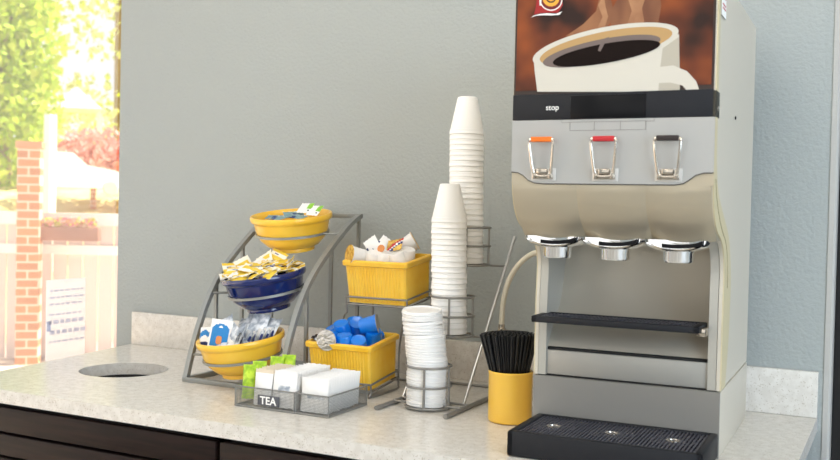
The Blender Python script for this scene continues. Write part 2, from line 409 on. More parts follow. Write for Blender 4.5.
# ------------------------------------------------------------------ packets
def packet_me(w, h, t, mats, pattern, crumple=.0, seed=0, nx=8, ny=10):
    """pillow sachet lying in XY, centre at the origin; pattern(u, v) -> material index"""
    rnd = random.Random(seed); g = G(); top = []; bot = []
    for j in range(ny + 1):
        a = []; b = []
        for i in range(nx + 1):
            u, v = i / nx, j / ny; bul = (sin(pi * u) ** .6 if 0 < u < 1 else 0) * (sin(pi * min(1, max(0, (v - .08) / .84))) ** .6 if .08 < v < .92 else 0)
            cz = rnd.uniform(-1, 1) * crumple
            x, y = (u - .5) * w, (v - .5) * h + (.0008 * (-1) ** i if j in (0, ny) else 0)
            bend = crumple * 3 * sin(u * 3 + seed) * cos(v * 2.3 + seed)
            a.append(g.bm.verts.new((x, y, bul * t / 2 + .0002 + cz + bend))); b.append(g.bm.verts.new((x, y, -bul * t / 2 - .0002 + cz * .6 + bend)))
        top.append(a); bot.append(b)
    for j in range(ny):
        for i in range(nx):
            mi = pattern((i + .5) / nx, (j + .5) / ny)
            for L, fl in ((top, 0), (bot, 1)):
                q = (L[j][i], L[j][i + 1], L[j + 1][i + 1], L[j + 1][i])
                f = g.bm.faces.new(q[::-1] if fl else q); f.material_index = mi; f.smooth = True
    for j in range(ny):
        for L0, i in ((0, 0), (0, nx)):
            g.bm.faces.new((top[j][i], top[j + 1][i], bot[j + 1][i], bot[j][i]))
    for i in range(nx):
        for j in (0, ny): g.bm.faces.new((top[j][i], top[j][i + 1], bot[j][i + 1], bot[j][i]))
    return g.mesh('packet', mats, 60)
def put(name, me, m4, label, cat, group):
    o = bpy.data.objects.new(name, me); COL.objects.link(o); o.matrix_world = m4; return tag(o, label, cat, group)
def TR(x, y, z, rx=0, ry=0, rz=0):
    return Matrix.Translation((x, y, z)) @ Matrix.Rotation(R(rz), 4, 'Z') @ Matrix.Rotation(R(ry), 4, 'Y') @ Matrix.Rotation(R(rx), 4, 'X')

def pat_sweet(u, v):
    if .1 < v < .5: return 1
    if .55 < v < .66 and .2 < u < .5: return 2
    if v > .8: return 1
    return 0
sweet = [packet_me(.050, .034, .005, [M['pkt_cream'], M['pkt_yellow'], M['pkt_purple']], pat_sweet, .0007, s) for s in range(3)]
sweet += [packet_me(.050, .034, .005, [M['paper'], M['pkt_yellow'], M['pkt_purple']], lambda u, v: 1 if u > .5 else (2 if v < .2 and u > .3 else 0), .0007, s) for s in range(3, 5)]
sweet += [packet_me(.050, .034, .004, [M['pkt_yellow'], M['pkt_cream']], lambda u, v: 0 if .3 < v < .75 and .15 < u < .85 else 1, .0007, 6)]
BM = bowls[1].matrix_world
rn = random.Random(11)
k = 0
for ring, (rad, n_, z0) in enumerate(((.080, 19, .097), (.064, 17, .105), (.044, 13, .111), (.022, 9, .115), (.0, 3, .117))):
    for i in range(n_):
        a = 2 * pi * i / n_ + rn.uniform(-.2, .2) + ring
        m4 = BM @ TR(rad * cos(a) + rn.uniform(-.006, .006), rad * sin(a) + rn.uniform(-.006, .006), z0 + rn.uniform(-.003, .003),
                     rn.uniform(-6, 26), rn.uniform(-16, 16), rn.uniform(-50, 50))
        put('sweetener_packet', sweet[k % 6], m4, 'small yellow and white sweetener packet in the heap filling the dark blue bowl', 'packet', 'sweetener packets in the blue bowl'); k += 1
for (x, y, z, rx, ry, rz, j, lb) in ((-.082, -.02, .110, 70, 10, 75, 0, 'yellow sweetener packet standing at the left rim of the blue bowl'),
                                    (-.070, .012, .114, 75, -15, 60, 5, 'yellow sweetener packet leaning just inside the left end of the blue bowl'),
                                    (-.02, .04, .121, 50, -26, 10, 5, 'yellow sweetener packet slanting up at the top left of the blue bowl heap'),
                                    (.018, .045, .124, 46, 22, -10, 0, 'yellow sweetener packet peaking at the top middle of the blue bowl heap'),
                                    (.083, .0, .110, 65, 10, -70, 2, 'yellow sweetener packet standing at the right rim of the blue bowl')):
    put('sweetener_packet', sweet[j], BM @ TR(x, y, z, rx, ry, rz), lb, 'packet', 'sweetener packets in the blue bowl')

# bottom bowl: sachets
def pat_cocoa(u, v):
    if .12 < v < .88 and .1 < u < .9:
        if (u - .5) ** 2 * 1.2 + (v - .34) ** 2 * 1.6 < .03: return 2
        return 0 if (v > .72 and (u - .5) ** 2 + (v - .72) ** 2 * 2 < .01) else (1 if v < .72 or (u - .5) ** 2 / .14 + (v - .72) ** 2 / .02 < 1 else 0)
    return 0
cocoa = packet_me(.052, .074, .006, [M['white'], M['pkt_blue'], M['pkt_orange']], pat_cocoa, .0003, 2, 22, 30)
silv = [packet_me(.045, .062, .008, [M['pkt_silver'], M['pkt_navy'], M['white']], p_, .0014, s) for s, p_ in
        ((4, lambda u, v: 0), (5, lambda u, v: 1 if .3 < u < .5 and .2 < v < .7 else 0), (6, lambda u, v: 2 if v < .5 else 0))]
swirl = packet_me(.048, .046, .006, [M['white'], M['pkt_blue'], M['pkt_navy']], lambda u, v: 1 if abs(v - .5 - .2 * sin(u * 6)) < .15 else (2 if v < .2 and u < .4 else 0), .0003, 7, 20, 20)
LM = bowls[2].matrix_world
put('cocoa_sachet', cocoa, LM @ TR(-.022, -.048, .108, 72, 0, 24) @ Matrix.Rotation(R(-14), 4, 'Z'), 'tall blue and white sachet with an orange cup, upright in the lower yellow bowl', 'sachet', 'sachets in the lower bowl')
put('drink_sachet', swirl, LM @ TR(-.068, -.032, .102, 62, 0, 14), 'white sachet with a blue swirl at the left of the lower yellow bowl', 'sachet', 'sachets in the lower bowl')
put('drink_sachet', swirl, LM @ TR(-.048, -.044, .099, 66, 10, -20), 'narrow navy and white sachet just left of the tall blue cocoa sachet', 'sachet', 'sachets in the lower bowl')
for (x, y, z, rx, ry, rz, j, lb) in ((-.058, .02, .112, 40, -15, 25, 0, 'silver foil sachet at the back left of the lower yellow bowl'),
                                    (.004, .038, .116, 38, 5, -5, 0, 'silver foil sachet behind the tall blue cocoa sachet'),
                                    (.036, .030, .116, 42, 10, 10, 0, 'large grey silver sachet rising at the back middle of the lower bowl'),
                                    (.062, .035, .108, 34, 15, 10, 0, 'silver foil sachet at the back right of the lower yellow bowl'),
                                    (-.03, .06, .105, 25, 0, 5, 2, 'silver and white sachet at the far back of the lower yellow bowl'),
                                    (.012, -.045, .100, 68, 20, -40, 2, 'silver white sachet just right of the tall blue cocoa sachet'),
                                    (.030, -.035, .098, 60, 30, -65, 1, 'silver and navy sachet on edge in the middle front of the lower bowl')):
    put('drink_sachet', silv[j], LM @ TR(x, y, z, rx, ry, rz), lb, 'sachet', 'sachets in the lower bowl')
stick = packet_me(.030, .050, .004, [M['pkt_silver'], M['pkt_navy'], M['white']], lambda u, v: 2 if u < .5 else (1 if u > .78 and .3 < v < .8 else 0), .0005, 9)
for i in range(6):
    put('sugar_stick', stick, LM @ TR(.030 + i * .0105, -.040 + i * .009, .088 + (i % 2) * .002, 62, rn.uniform(-14, 14), -50 + i * 8 + rn.uniform(-14, 14)), 'narrow silver and navy sachet on edge at the right of the lower yellow bowl', 'sachet', 'narrow sachets at the right of the lower bowl')
for i in range(12):
    a = i * 2.4; put('drink_sachet', silv[i % 3], LM @ TR(.045 * cos(a), .045 * sin(a), .083 + .002 * (i % 3), rn.uniform(-12, 12), rn.uniform(-12, 12), i * 50), 'silver sachet lying under the top layer in the lower yellow bowl', 'sachet', 'sachets lying under the top layer of the lower bowl')

# top bowl: tea bags
tea = packet_me(.052, .046, .004, [M['pkt_teal'], M['pkt_navy'], M['white']], lambda u, v: 1 if .4 < u < .65 and v < .35 else (2 if v > .85 else 0), .001, 3)
herb = packet_me(.042, .036, .004, [M['white'], M['pkt_green'], M['brownblk']], lambda u, v: 1 if u > .62 and v > .4 else (2 if .75 < u < .9 and .2 < v < .35 else 0), .0005, 4)
TM = bowls[0].matrix_world
for (x, y, z, rx, ry, rz, lb) in ((-.048, .0, .086, 4, 2, 20, 'teal tea packet at the left inside the top yellow bowl'), (-.018, -.030, .088, 6, -3, -15, 'teal and navy tea packet at the front inside the top yellow bowl'),
                                  (.015, .0, .088, 5, 4, 5, 'teal and navy tea packet in the middle of the top yellow bowl'), (-.02, .04, .089, 10, 0, 40, 'teal tea packet at the back inside the top yellow bowl'), (.045, -.02, .084, 3, -8, -30, 'teal tea packet at the right inside the top yellow bowl')):
    put('tea_packet', tea, TM @ TR(x, y, z, rx, ry, rz), lb, 'packet', 'tea packets in the top bowl')
put('tea_packet', herb, TM @ TR(.014, .048, .104, 38, 0, -4), 'white tea packet with a green leaf propped at the back of the top bowl', 'packet', 'tea packets in the top bowl')
put('tea_packet', herb, TM @ TR(.050, .036, .100, 38, 0, -14), 'white and green tea packet at the back right of the top bowl', 'packet', 'tea packets in the top bowl')

# ------------------------------------------------------------------ ribbed bins and their stand
def bin_mesh(w, d, h):
    g = G(); wb, db = w / 2 - .010, d / 2 - .010; wt_, dt = w / 2 - .006, d / 2 - .006
    def ring(hw, hd, z, rib=0.):
        pts = []; n = 80
        per = 4
        sides = [((-hw, -hd), (hw, -hd)), ((hw, -hd), (hw, hd)), ((hw, hd), (-hw, hd)), ((-hw, hd), (-hw, -hd))]
        nr = [(0, -1), (1, 0), (0, 1), (-1, 0)]
        for (a, b), nn in zip(sides, nr):
            for i in range(n):
                t = .03 + .94 * i / (n - 1)
                o = rib * (1 if (i // 2) % 2 == 0 else 0) if 3 < i < n - 4 else 0
                pts.append(g.bm.verts.new((a[0] + (b[0] - a[0]) * t + nn[0] * o, a[1] + (b[1] - a[1]) * t + nn[1] * o, z)))
        return pts
    zr = h - .016
    rings = [ring(wb, db, 0), ring(wb, db, .003, 0), ring(wb, db, .004, .0014), ring(wt_, dt, zr, .0014), ring(wt_, dt, zr + .0005), ring(w / 2 - .0005, d / 2 - .0005, zr + .003), ring(w / 2, d / 2, zr + .007), ring(w / 2, d / 2, h - .003),
             ring(w / 2 - .003, d / 2 - .003, h), ring(w / 2 - .008, d / 2 - .008, h), ring(w / 2 - .010, d / 2 - .010, h - .004), ring(wb - .005, db - .005, .006)]
    for a, b in zip(rings, rings[1:]):
        n = len(a)
        for i in range(n):
            f = g.bm.faces.new((a[i], a[(i + 1) % n], b[(i + 1) % n], b[i])); f.smooth = True
    g.bm.faces.new(rings[0][::-1]); g.bm.faces.new(rings[-1])
    return g.mesh('storage_bin', M['yellow'], 30)
bm_ = bin_mesh(.178, .145, .105)
TILT = R(7)
LB = Matrix.Translation((-.401, -.289, .0245)) @ Matrix.Rotation(TILT, 4, 'X')
UB = Matrix.Translation((-.368, -.183, .2125)) @ Matrix.Rotation(TILT, 4, 'X')
put('storage_bin', bm_, LB, 'yellow ribbed rectangular bin holding blue creamers, on the lower shelf', 'bin', 'yellow ribbed bins')
put('storage_bin', bm_, UB, 'yellow ribbed rectangular bin holding white creamers, on the upper shelf', 'bin', 'yellow ribbed bins')
st = thing('bin_stand', 'two-tier wire stand carrying the two yellow ribbed bins', 'stand', (-.39, -.2, 0))
SO = Matrix.Translation((.39, .2, 0))
def rect(hw, hd, z, m4): return [m4 @ V(p) for p in ((-hw, -hd, z), (hw, -hd, z), (hw, hd, z), (-hw, hd, z))]
def loop_wire(g, P, r):
    for i in range(len(P)): g.tube([P[i], P[(i + 1) % len(P)]], r, 8)
    for p in P:
        bmesh.ops.create_icosphere(g.bm, subdivisions=2, radius=r, matrix=Matrix.Translation(p))
for m4, zz in ((LB, (.0145, -.004)), (UB, (.0145, -.004))):
    g = G()
    loop_wire(g, rect(.0835, .0665, zz[0], m4), .0024); loop_wire(g, rect(.0835, .0665, zz[1], m4), .0024)
    for i in range(4):
        P = rect(.0835, .0665, zz[0], m4); Q = rect(.0835, .0665, zz[1], m4); g.tube([P[i], Q[i]], .0022, 8)
    for x in (-.05, 0, .05): g.tube([m4 @ V((x, -.066, -.0035)), m4 @ V((x, .066, -.0035))], .0018, 6)
    g.xf(SO); g.build('bin_shelf', M['wire'], st)
for sx_ in (-1, 1):
    a = UB @ V((sx_ * .0835, .0665, -.004)); b = V((a.x, a.y, .003))
    G().tube([a, b], .003, 10).xf(SO).build('rear_post', M['wire'], st)
    f0 = UB @ V((sx_ * .0835, -.0665, -.004)); l1 = LB @ V((sx_ * .0835, .0665, -.004))
    P = smooth_pts([f0, f0 + V((sx_ * -.0, .004, -.02)), V(((f0.x * .6 + l1.x * .4) - .006, l1.y - .005, .165)), V((l1.x - .002, l1.y + .006, .10)), l1], 6)
    G().tube(P, .0024, 10).xf(SO).build('curved_brace', M['wire'], st)
    P = [l1, V((l1.x, l1.y, .003)), V((l1.x, -.365, .003)), LB @ V((sx_ * .0835, -.0665, -.004))]
    G().tube(smooth_pts([P[0], P[0] * .3 + P[1] * .7, P[1] + V((0, -.01, 0)), P[2] + V((0, .01, 0)), P[2] * .7 + P[3] * .3, P[3]], 4), .0026, 8).xf(SO).build('foot_wire', M['wire'], st)
G().tube([V((-.4515, b.y, .003)), V((b.x, b.y, .003))], .003, 8).xf(SO).build('rear_rail', M['wire'], st)

# creamer cups (body > foil lid)
def creamer(key, lidm, label, group):
    o = G().lathe([(0, .0006), (.0160, .0006), (.0175, 0), (.0185, .0025), (.0225, .040), (.0246, .0405), (.0246, .0420), (.0220, .0420), (.0172, .004), (0, .004)], 32).build('creamer_cup', M[key])
    tag(o, label, 'creamer', group)
    G().lathe([(0, .0428), (.021, .0430), (.0246, .0427), (.0248, .0422), (.0, .0421)], 32).build('foil_lid', M[lidm], o)
    return o
def place_many(proto, base, items, group):
    for i, (x, y, z, rx, ry, rz, lb) in enumerate(items):
        o = proto if i == 0 else copy(proto, (0, 0, 0))
        o.matrix_world = base @ TR(x, y, z, rx, ry, rz); o['label'] = lb; o['group'] = group
cb = creamer('cblue', 'foil', '', '')
items = [(-.034, -.030, .120, 82, 0, 8, 'blue creamer at the front left of the heap, its foil end facing forward'),
         (-.028, -.006, .152, 200, 0, 0, 'upturned blue creamer at the top left of the heap'),
         (-.058, .004, .138, 195, -14, 0, 'blue creamer at the far left edge of the heap'),
         (.000, .024, .150, 215, 22, 0, 'blue creamer tilted at the back middle of the heap'),
         (.020, .004, .144, 80, 0, 112, 'blue creamer at the top right of the heap, foil end turned right'),
         (.004, -.042, .134, 185, 6, 0, 'upturned blue creamer at the front middle with a bright highlight'),
         (.038, -.038, .124, 205, 16, 0, 'blue creamer at the front right of the heap'),
         (.052, .010, .136, 200, 14, 0, 'blue creamer tipped toward the right side of the bin'),
         (-.020, .046, .150, 190, 10, 0, 'blue creamer at the back of the heap'),
         (.040, .046, .118, 200, 10, 0, 'blue creamer in the back right corner of the bin')]
place_many(cb, LB @ Matrix.Translation((0, 0, -.014)), items, 'blue creamers in the lower bin')
low = [(x, y, .036, 0, 0, 0) for x in (-.048, 0, .048) for y in (-.025, .027)]
for i, (x, y, z, rx, ry, rz) in enumerate(low):
    o = copy(cb, (0, 0, 0)); o.matrix_world = LB @ TR(x, y, z + (.03 if rx else 0), rx, 0, 0); o['label'] = 'blue creamer in the layer under the top of the heap'; o['group'] = 'blue creamers under the top layer'
scrap = packet_me(.05, .022, .005, [M['pkt_silver'], M['brownblk'], M['pkt_cream']], lambda u, v: 1 if u < .2 else (2 if .4 < u < .6 else 0), .0018, 13)
put('foil_packet', scrap, LB @ TR(-.060, -.046, .102, 20, 22, -15), 'crumpled silver packet at the left front of the blue creamer bin', 'packet', None)

def slab(w, h, t, mats, seed): return packet_me(w, h, t, mats, lambda u, v: 0, .0006, seed)
wcr = creamer('cwhite', 'gold', '', '')
items = [(-.050, -.026, .112, 75, 0, -35, 'white creamer with a gold lid at the far left of the upper bin'),
         (-.016, -.038, .128, 190, 8, 0, 'upturned white creamer at the front left of the upper bin'),
         (.014, -.034, .130, 182, 10, 0, 'upturned white creamer at the front middle of the upper bin'),
         (.042, -.036, .128, 190, -10, 0, 'upturned white creamer at the front right of the upper bin'),
         (.060, -.006, .134, 185, 16, 0, 'upturned white creamer at the right corner of the upper bin'),
         (.024, .020, .128, 60, -20, 130, 'gold lidded white creamer at the back right of the upper bin'),
         (-.004, .016, .128, 150, 30, -20, 'white creamer behind the white packets in the upper bin')]
place_many(wcr, UB @ Matrix.Translation((0, 0, -.006)), items, 'white creamers in the upper bin')
for i, (x, y) in enumerate([(a, b) for a in (-.048, 0, .048) for b in (-.025, .027)]):
    o = copy(wcr, (0, 0, 0)); o.matrix_world = UB @ TR(x, y, .040, 0, 0, 0); o['label'] = 'white creamer in the layer under the top of the upper bin'; o['group'] = 'white creamers under the top layer'
wp = packet_me(.036, .046, .008, [M['paper'], M['pkt_navy']], lambda u, v: 1 if (u < .12 and v < .6) else 0, .0006, 21)
put('sugar_packet', wp, UB @ TR(-.034, -.012, .132, 60, -34, 20), 'white packet standing tilted at the left of the upper bin', 'packet', 'white packets in the upper bin')
put('sugar_packet', wp, UB @ TR(-.008, -.004, .132, 58, 36, 12), 'white packet with a dark edge leaning in the middle of the upper bin', 'packet', 'white packets in the upper bin')
pp = packet_me(.046, .034, .006, [M['gold'], M['red'], M['pkt_navy'], M['white']], lambda u, v: 1 if abs(u - v) < .12 else (3 if .12 < u - v < .25 else (2 if .25 < u - v < .4 else 0)), .0005, 22)
put('candy_packet', pp, UB @ TR(.028, -.014, .137, 50, -12, -6), 'gold packet with red and navy stripes on top of the upper bin heap', 'packet', None)
od = G().lathe([(0, 0), (.009, 0), (.0095, .001), (.0095, .003), (0, .0035)], 20).build('round_seal', [M['pkt_orange']])
tag(od, 'small round orange seal beside the striped packet in the upper bin', 'seal'); od.matrix_world = UB @ TR(.004, -.038, .131, 62, 0, 0)

# ------------------------------------------------------------------ cup and lid stand
CX = -.165
cs = thing('cup_stand', 'leaning wire stand with three round holders for cups and lids', 'stand', (CX, -.25, 0))
CO = Matrix.Translation((-CX, .25, 0))
for X, X2, name in ((-.244, -.240, 'l'), (-.080, -.090, 'r')):
    G().tube([(X, -.462, .0055), (X, -.09, .0055)], .0053, 12).xf(CO).build('base_rod', M['wire'], cs)
    G().tube([(X2, -.345, .010), (X2, -.059, .372)], .0040, 12).xf(CO).build('slanted_rod', M['wirelight'], cs)
def ry(z): return -.345 + (z - .010) * (.286 / .362)
g = G(); g.tube([(-.25, -.09, .0042), (-.076, -.09, .0042)], .0035, 10); g.xf(CO); g.build('rear_rail', M['wire'], cs)
HOLD = [(-.378, .006, -.161), (-.268, .150, CX + .008), (-.182, .307, CX + .008)]
for y, z, hx in HOLD:
    g = G(); r = .0495
    zs = (z, z + .045, z + .088)
    for zz in zs: g.tube(circ(r, zz, 40, (hx, y)), .0027, 8, closed=True)
    for a in (-75, 0, 90, 180):
        p = V((hx + r * cos(R(a)), y + r * sin(R(a)), 0)); g.tube([p + V((0, 0, zs[0])), p + V((0, 0, zs[2] + .001))], .0027, 8)
    g.tube([(hx - r, y, z), (hx + r, y, z)], .002, 8); g.tube([(hx, y - r, z), (hx, y + r, z)], .002, 8)
    g.xf(CO); g.build('round_holder', M['wire'], cs)
    g = G(); yy = y + r
    zb = z if z > .05 else .006
    ya = ry(max(zb - .006, .010)) if z > .05 else -.378 - r * 0
    if z > .05:
        g.tube([(-.240, ya, zb - .004), (-.090, ya, zb - .004)], .0028, 10)
        g.tube([(hx, ya, zb - .004), (hx, yy, zb)], .0026, 8)
    else:
        g.tube([(-.244, -.385, .0095), (-.080, -.385, .0095)], .0028, 10)
        g.tube([(-.244, -.345, .0095), (-.080, -.345, .0095)], .0028, 10)
    g.xf(CO); g.build('cross_wire', M['wire'], cs)

CUP = [(.0400, 0), (.0410, .001), (.0410, .0042), (.0405, .0048), (.0402, .0114), (.0393, .0119), (.0238, .0855), (.0225, .0885), (.0205, .0895), (0, .0895), (0, .0878), (.0200, .0878), (.0215, .0865), (.0374, .004), (.0380, 0), (.0400, 0)]
cup_me = G().lathe(CUP, 48).mesh('foam_cup', M['foam'], 40)
def cup_stack(x, y, z, n, where, lean=(0, 0)):
    rnd = random.Random(n)
    for i in range(n):
        o = bpy.data.objects.new('foam_cup', cup_me); COL.objects.link(o)
        o.location = (x + lean[0] * i + rnd.uniform(-.0006, .0006), y + lean[1] * i + rnd.uniform(-.0006, .0006), z + i * .0126)
        if i == n - 1: tag(o, 'topmost upturned white foam cup of the %s stack' % where, 'cup', 'white foam cups in the %s stack' % where)
        elif i == 0: tag(o, 'lowest white foam cup of the %s stack, inside the wire holder' % where, 'cup', 'white foam cups in the %s stack' % where)
        else: tag(o, 'upturned white foam cup, %s from the top of the %s stack' % (ORD[n - 1 - i], where), 'cup', 'white foam cups in the %s stack' % where)
cup_stack(CX, HOLD[1][0], .1535, 21, 'shorter front', (-.0003, 0))
cup_stack(CX, HOLD[2][0], .3105, 25, 'taller rear', (-.0002, 0))
lid_me = G().lathe([(.0425, 0), (.0446, .0003), (.0451, .0012), (.0450, .0038), (.0443, .0044), (.0437, .0046), (.0434, .0078), (.0420, .009), (.0405, .009), (.0395, .0062), (.0, .0062), (0, .0050), (.0400, .0050), (.0412, .0076), (.0422, .006), (.0428, .0022), (.0424, 0.0006), (.0425, 0)], 56).mesh('cup_lid', M['lid'], 35)
zl = .0085; x, y = -.164, -.378; rnd = random.Random(4)
NL = 36
for i in range(NL):
    o = bpy.data.objects.new('cup_lid', lid_me); COL.objects.link(o)
    t = i / NL
    dx = -.00015 * i - (.013 * max(0, (t - .42)) + (.0035 if i >= NL - 9 else 0)) + (.002 if 12 < i < 18 else 0)
    o.location = (x + dx + rnd.uniform(-.0005, .0005), y + rnd.uniform(-.0005, .0005), zl + i * .00568)
    tl = R(1.0 + 7 * max(0, t - .5)); o.rotation_euler = (tl, R(-.6 - 7 * max(0, t - .55)), rnd.uniform(0, 6))
    grp = 'white plastic lids in the lid stack'
    tag(o, 'topmost white plastic lid of the leaning lid stack' if i == NL - 1 else ('lowest white plastic lid of the lid stack' if i == 0 else 'white plastic lid, %s from the top of the leaning lid stack' % ORD[NL - 1 - i]), 'lid', grp)

# ------------------------------------------------------------------ straw crock
sc_ = (.0405, -.403)
o = G().lathe([(0, 0), (.041, 0), (.0445, .002), (.0455, .006), (.0455, .098), (.0465, .1), (.0465, .104), (.0445, .1055), (.042, .104), (.0415, .098), (.0415, .006), (0, .005)], 64).build('straw_crock', M['yellow_plain'], loc=(*sc_, .0005), ang=50)
tag(o, 'plain yellow cylindrical crock full of black straws beside the coffee machine', 'container')
me = G().tube([(0, 0, 0), (0, 0, .178)], .0024, 7).mesh('stir_straw', M['straw'], 40)
rn = random.Random(5); k = 0; N = 160
for i in range(N):
    a = i * 2.39996; q = math.sqrt((i + .5) / N)
    p0 = V((sc_[0] + .015 * q * cos(a), sc_[1] + .015 * q * sin(a), .0085))
    p1 = V((sc_[0] - .006 + .058 * q * cos(a), sc_[1] + .055 * q * sin(a), .172 + rn.uniform(-.006, .007)))
    dv = (p1 - p0).normalized(); o = bpy.data.objects.new('stir_straw', me); COL.objects.link(o)
    o.matrix_world = Matrix.Translation(p0) @ dv.to_track_quat('Z', 'Y').to_matrix().to_4x4()
    tag(o, 'thin black stirring straw bunched upright in the yellow crock', 'straw', 'black stirring straws in the yellow crock')

# ------------------------------------------------------------------ tea tray
tt = thing('tea_tray', 'grey wire mesh tray with a TEA nameplate holding rows of packets', 'tray', (-.408, -.5, 0))
TO = Matrix.Translation((.408, .5, 0)); tx0, tx1, ty0, ty1, th_ = -.527, -.289, -.583, -.425, .044; tm = -.372
def mesh_panel(g, o, u, v, nu, nv, r=.00034):
    o, u, v = V(o), V(u), V(v); nrm = u.cross(v).normalized()
    for i in range(nu + 1):
        p = o + u * i / nu; q = p + v; s_ = u.normalized() * r
        g.bm.faces.new([g.bm.verts.new(c) for c in (p - s_, p + s_, q + s_, q - s_)])
        
    for j in range(nv + 1):
        p = o + v * j / nv + nrm * .0003; q = p + u; s_ = v.normalized() * r
        g.bm.faces.new([g.bm.verts.new(c) for c in (p - s_, p + s_, q + s_, q - s_)])
for nm, x0, x1 in (('left_bin', tx0, tm - .002), ('right_bin', tm + .002, tx1)):
    g = G(); nu = int((x1 - x0) / .0031); nd = int((ty1 - ty0) / .0031); nv = 14
    ins = .004
    mesh_panel(g, (x0, ty0, .002), (x1 - x0, 0, 0), (0, -.0, th_ - .002), nu, nv)
    mesh_panel(g, (x0, ty1, .002), (x1 - x0, 0, 0), (0, 0, th_ - .002), nu, nv)
    mesh_panel(g, (x0, ty0, .002), (0, ty1 - ty0, 0), (0, 0, th_ - .002), nd, nv)
    mesh_panel(g, (x1, ty0, .002), (0, ty1 - ty0, 0), (0, 0, th_ - .002), nd, nv)
    mesh_panel(g, (x0, ty0, .002), (x1 - x0, 0, 0), (0, ty1 - ty0, 0), nu // 2, nd // 2, .0006)
    g.xf(TO); g.build('mesh_wall', M['mesh'], tt)
    g = G()
    for z, r in ((th_, .0017), (.0022, .0020)):
        loop_wire(g, [V((x0, ty0, z)), V((x1, ty0, z)), V((x1, ty1, z)), V((x0, ty1, z))], r)
    for xx in (x0, x1):
        for yy in (ty0, ty1): g.tube([(xx, yy, .002), (xx, yy, th_)], .0014, 6)
    g.xf(TO); g.build('rim_wire', M['mesh'], tt)
g = G(); g.box(-.467, -.411, ty0 - .0020, ty0 - .0008, .009, .031, 0, bev=.0004)
text_into(g, 'TEA', .0235, Matrix.Translation((-.4395, ty0 - .0022, .0192)) @ FACE_FRONT, 1, bold=.0005)
g.xf(TO); o = g.build('nameplate', [M['plate'], M['white']], tt); o['label'] = 'dark grey nameplate reading TEA'
tm_l = text = None
def upright_packet(w, h, t, mats, pat, seed):   # stands on its long edge in XZ, thickness along y
    return packet_me(w, h, t, mats, pat, .0008, seed)
rowA = upright_packet(.046, .078, .009, [M['paper'], M['beigepaper'], M['pkt_navy']], lambda u, v: 1 if v > .86 else 0, 31)
rowB = upright_packet(.060, .078, .009, [M['paper'], M['pkt_silver']], lambda u, v: 1 if (.44 < v < .56 and .2 < u < .8) else 0, 32)
rowC = upright_packet(.068, .072, .009, [M['paper'], M['pkt_silver']], lambda u, v: 1 if (.40 < v < .5 and .25 < u < .85) else 0, 33)
for nm, me, xc, y0, n_, zc, where in (('tea_bag', rowA, -.462, -.574, 9, .0435, 'left'), ('tea_bag', rowB, -.406, -.575, 14, .0445, 'middle'), ('tea_bag', rowC, -.331, -.575, 14, .0405, 'right')):
    for i in range(n_):
        m4 = TR(xc + rn.uniform(-.001, .001), y0 + .0045 + i * .0098, zc + rn.uniform(-.001, .002), 84 + rn.uniform(-2, 2), 0, 0)
        lb = ('frontmost white packet of the %s row in the mesh tray' if i == 0 else ('rearmost white packet of the %s row in the mesh tray' if i == n_ - 1 else 'white paper packet, %s from the front in the %%s row of the mesh tray' % ORD[i])) % where
        put(nm, me, m4, lb, 'packet', 'white packets in the %s row of the tray' % where)
lime = upright_packet(.032, .074, .012, [M['lime']], lambda u, v: 0, 34)
for i, (x, y, z, rz, lb) in enumerate(((-.510, -.556, .050, -22, 'bright lime green packet at the front left corner of the mesh tray'), (-.508, -.525, .054, -22, 'bright lime green packet, second from the front left corner of the mesh tray'),
                                    (-.500, -.470, .058, -24, 'bright lime green packet leaning behind the left row in the mesh tray'), (-.478, -.455, .062, -22, 'lime green packet at the very back left of the mesh tray'))):
    put('tea_bag', lime, TR(x, y, z, 80, 0, rz + 40), lb, 'packet', 'lime green packets in the tray')

# ------------------------------------------------------------------ coffee machine
cm = thing('coffee_machine', 'silver three-spout coffee dispenser with a coffee cup picture on top', 'coffee machine', (.475, -.492, 0), (0, 0, .0253))
W = .349; X0 = -W
prof = [(0, .122), (0, .255), (.004, .32), (.002, .345), (-.012, .372), (-.045, .393), (-.095, .408), (-.125, .427), (-.143, .455), (-.150, .49), (-.152, .53), (-.152, .84)]
P = smooth_pts([(0, a, b) for a, b in prof], 3)
back = .405
def side_outline(x, extra=0): return [V((x, p.y + extra, p.z)) for p in P] + [V((x, back, .84)), V((x, back, .122))]
for nm, x in (('side_panel', -.0015), ('side_panel', X0 + .0015)):
    G().prism(side_outline(x - .006 if x < -.1 else x - .006), (.006 if x > -.1 else .006, 0, 0)).build(nm, M['steelside'], cm) if x > -.1 else \
        G().prism(side_outline(X0 + .0015), (.006, 0, 0)).build(nm, M['steelside'], cm)
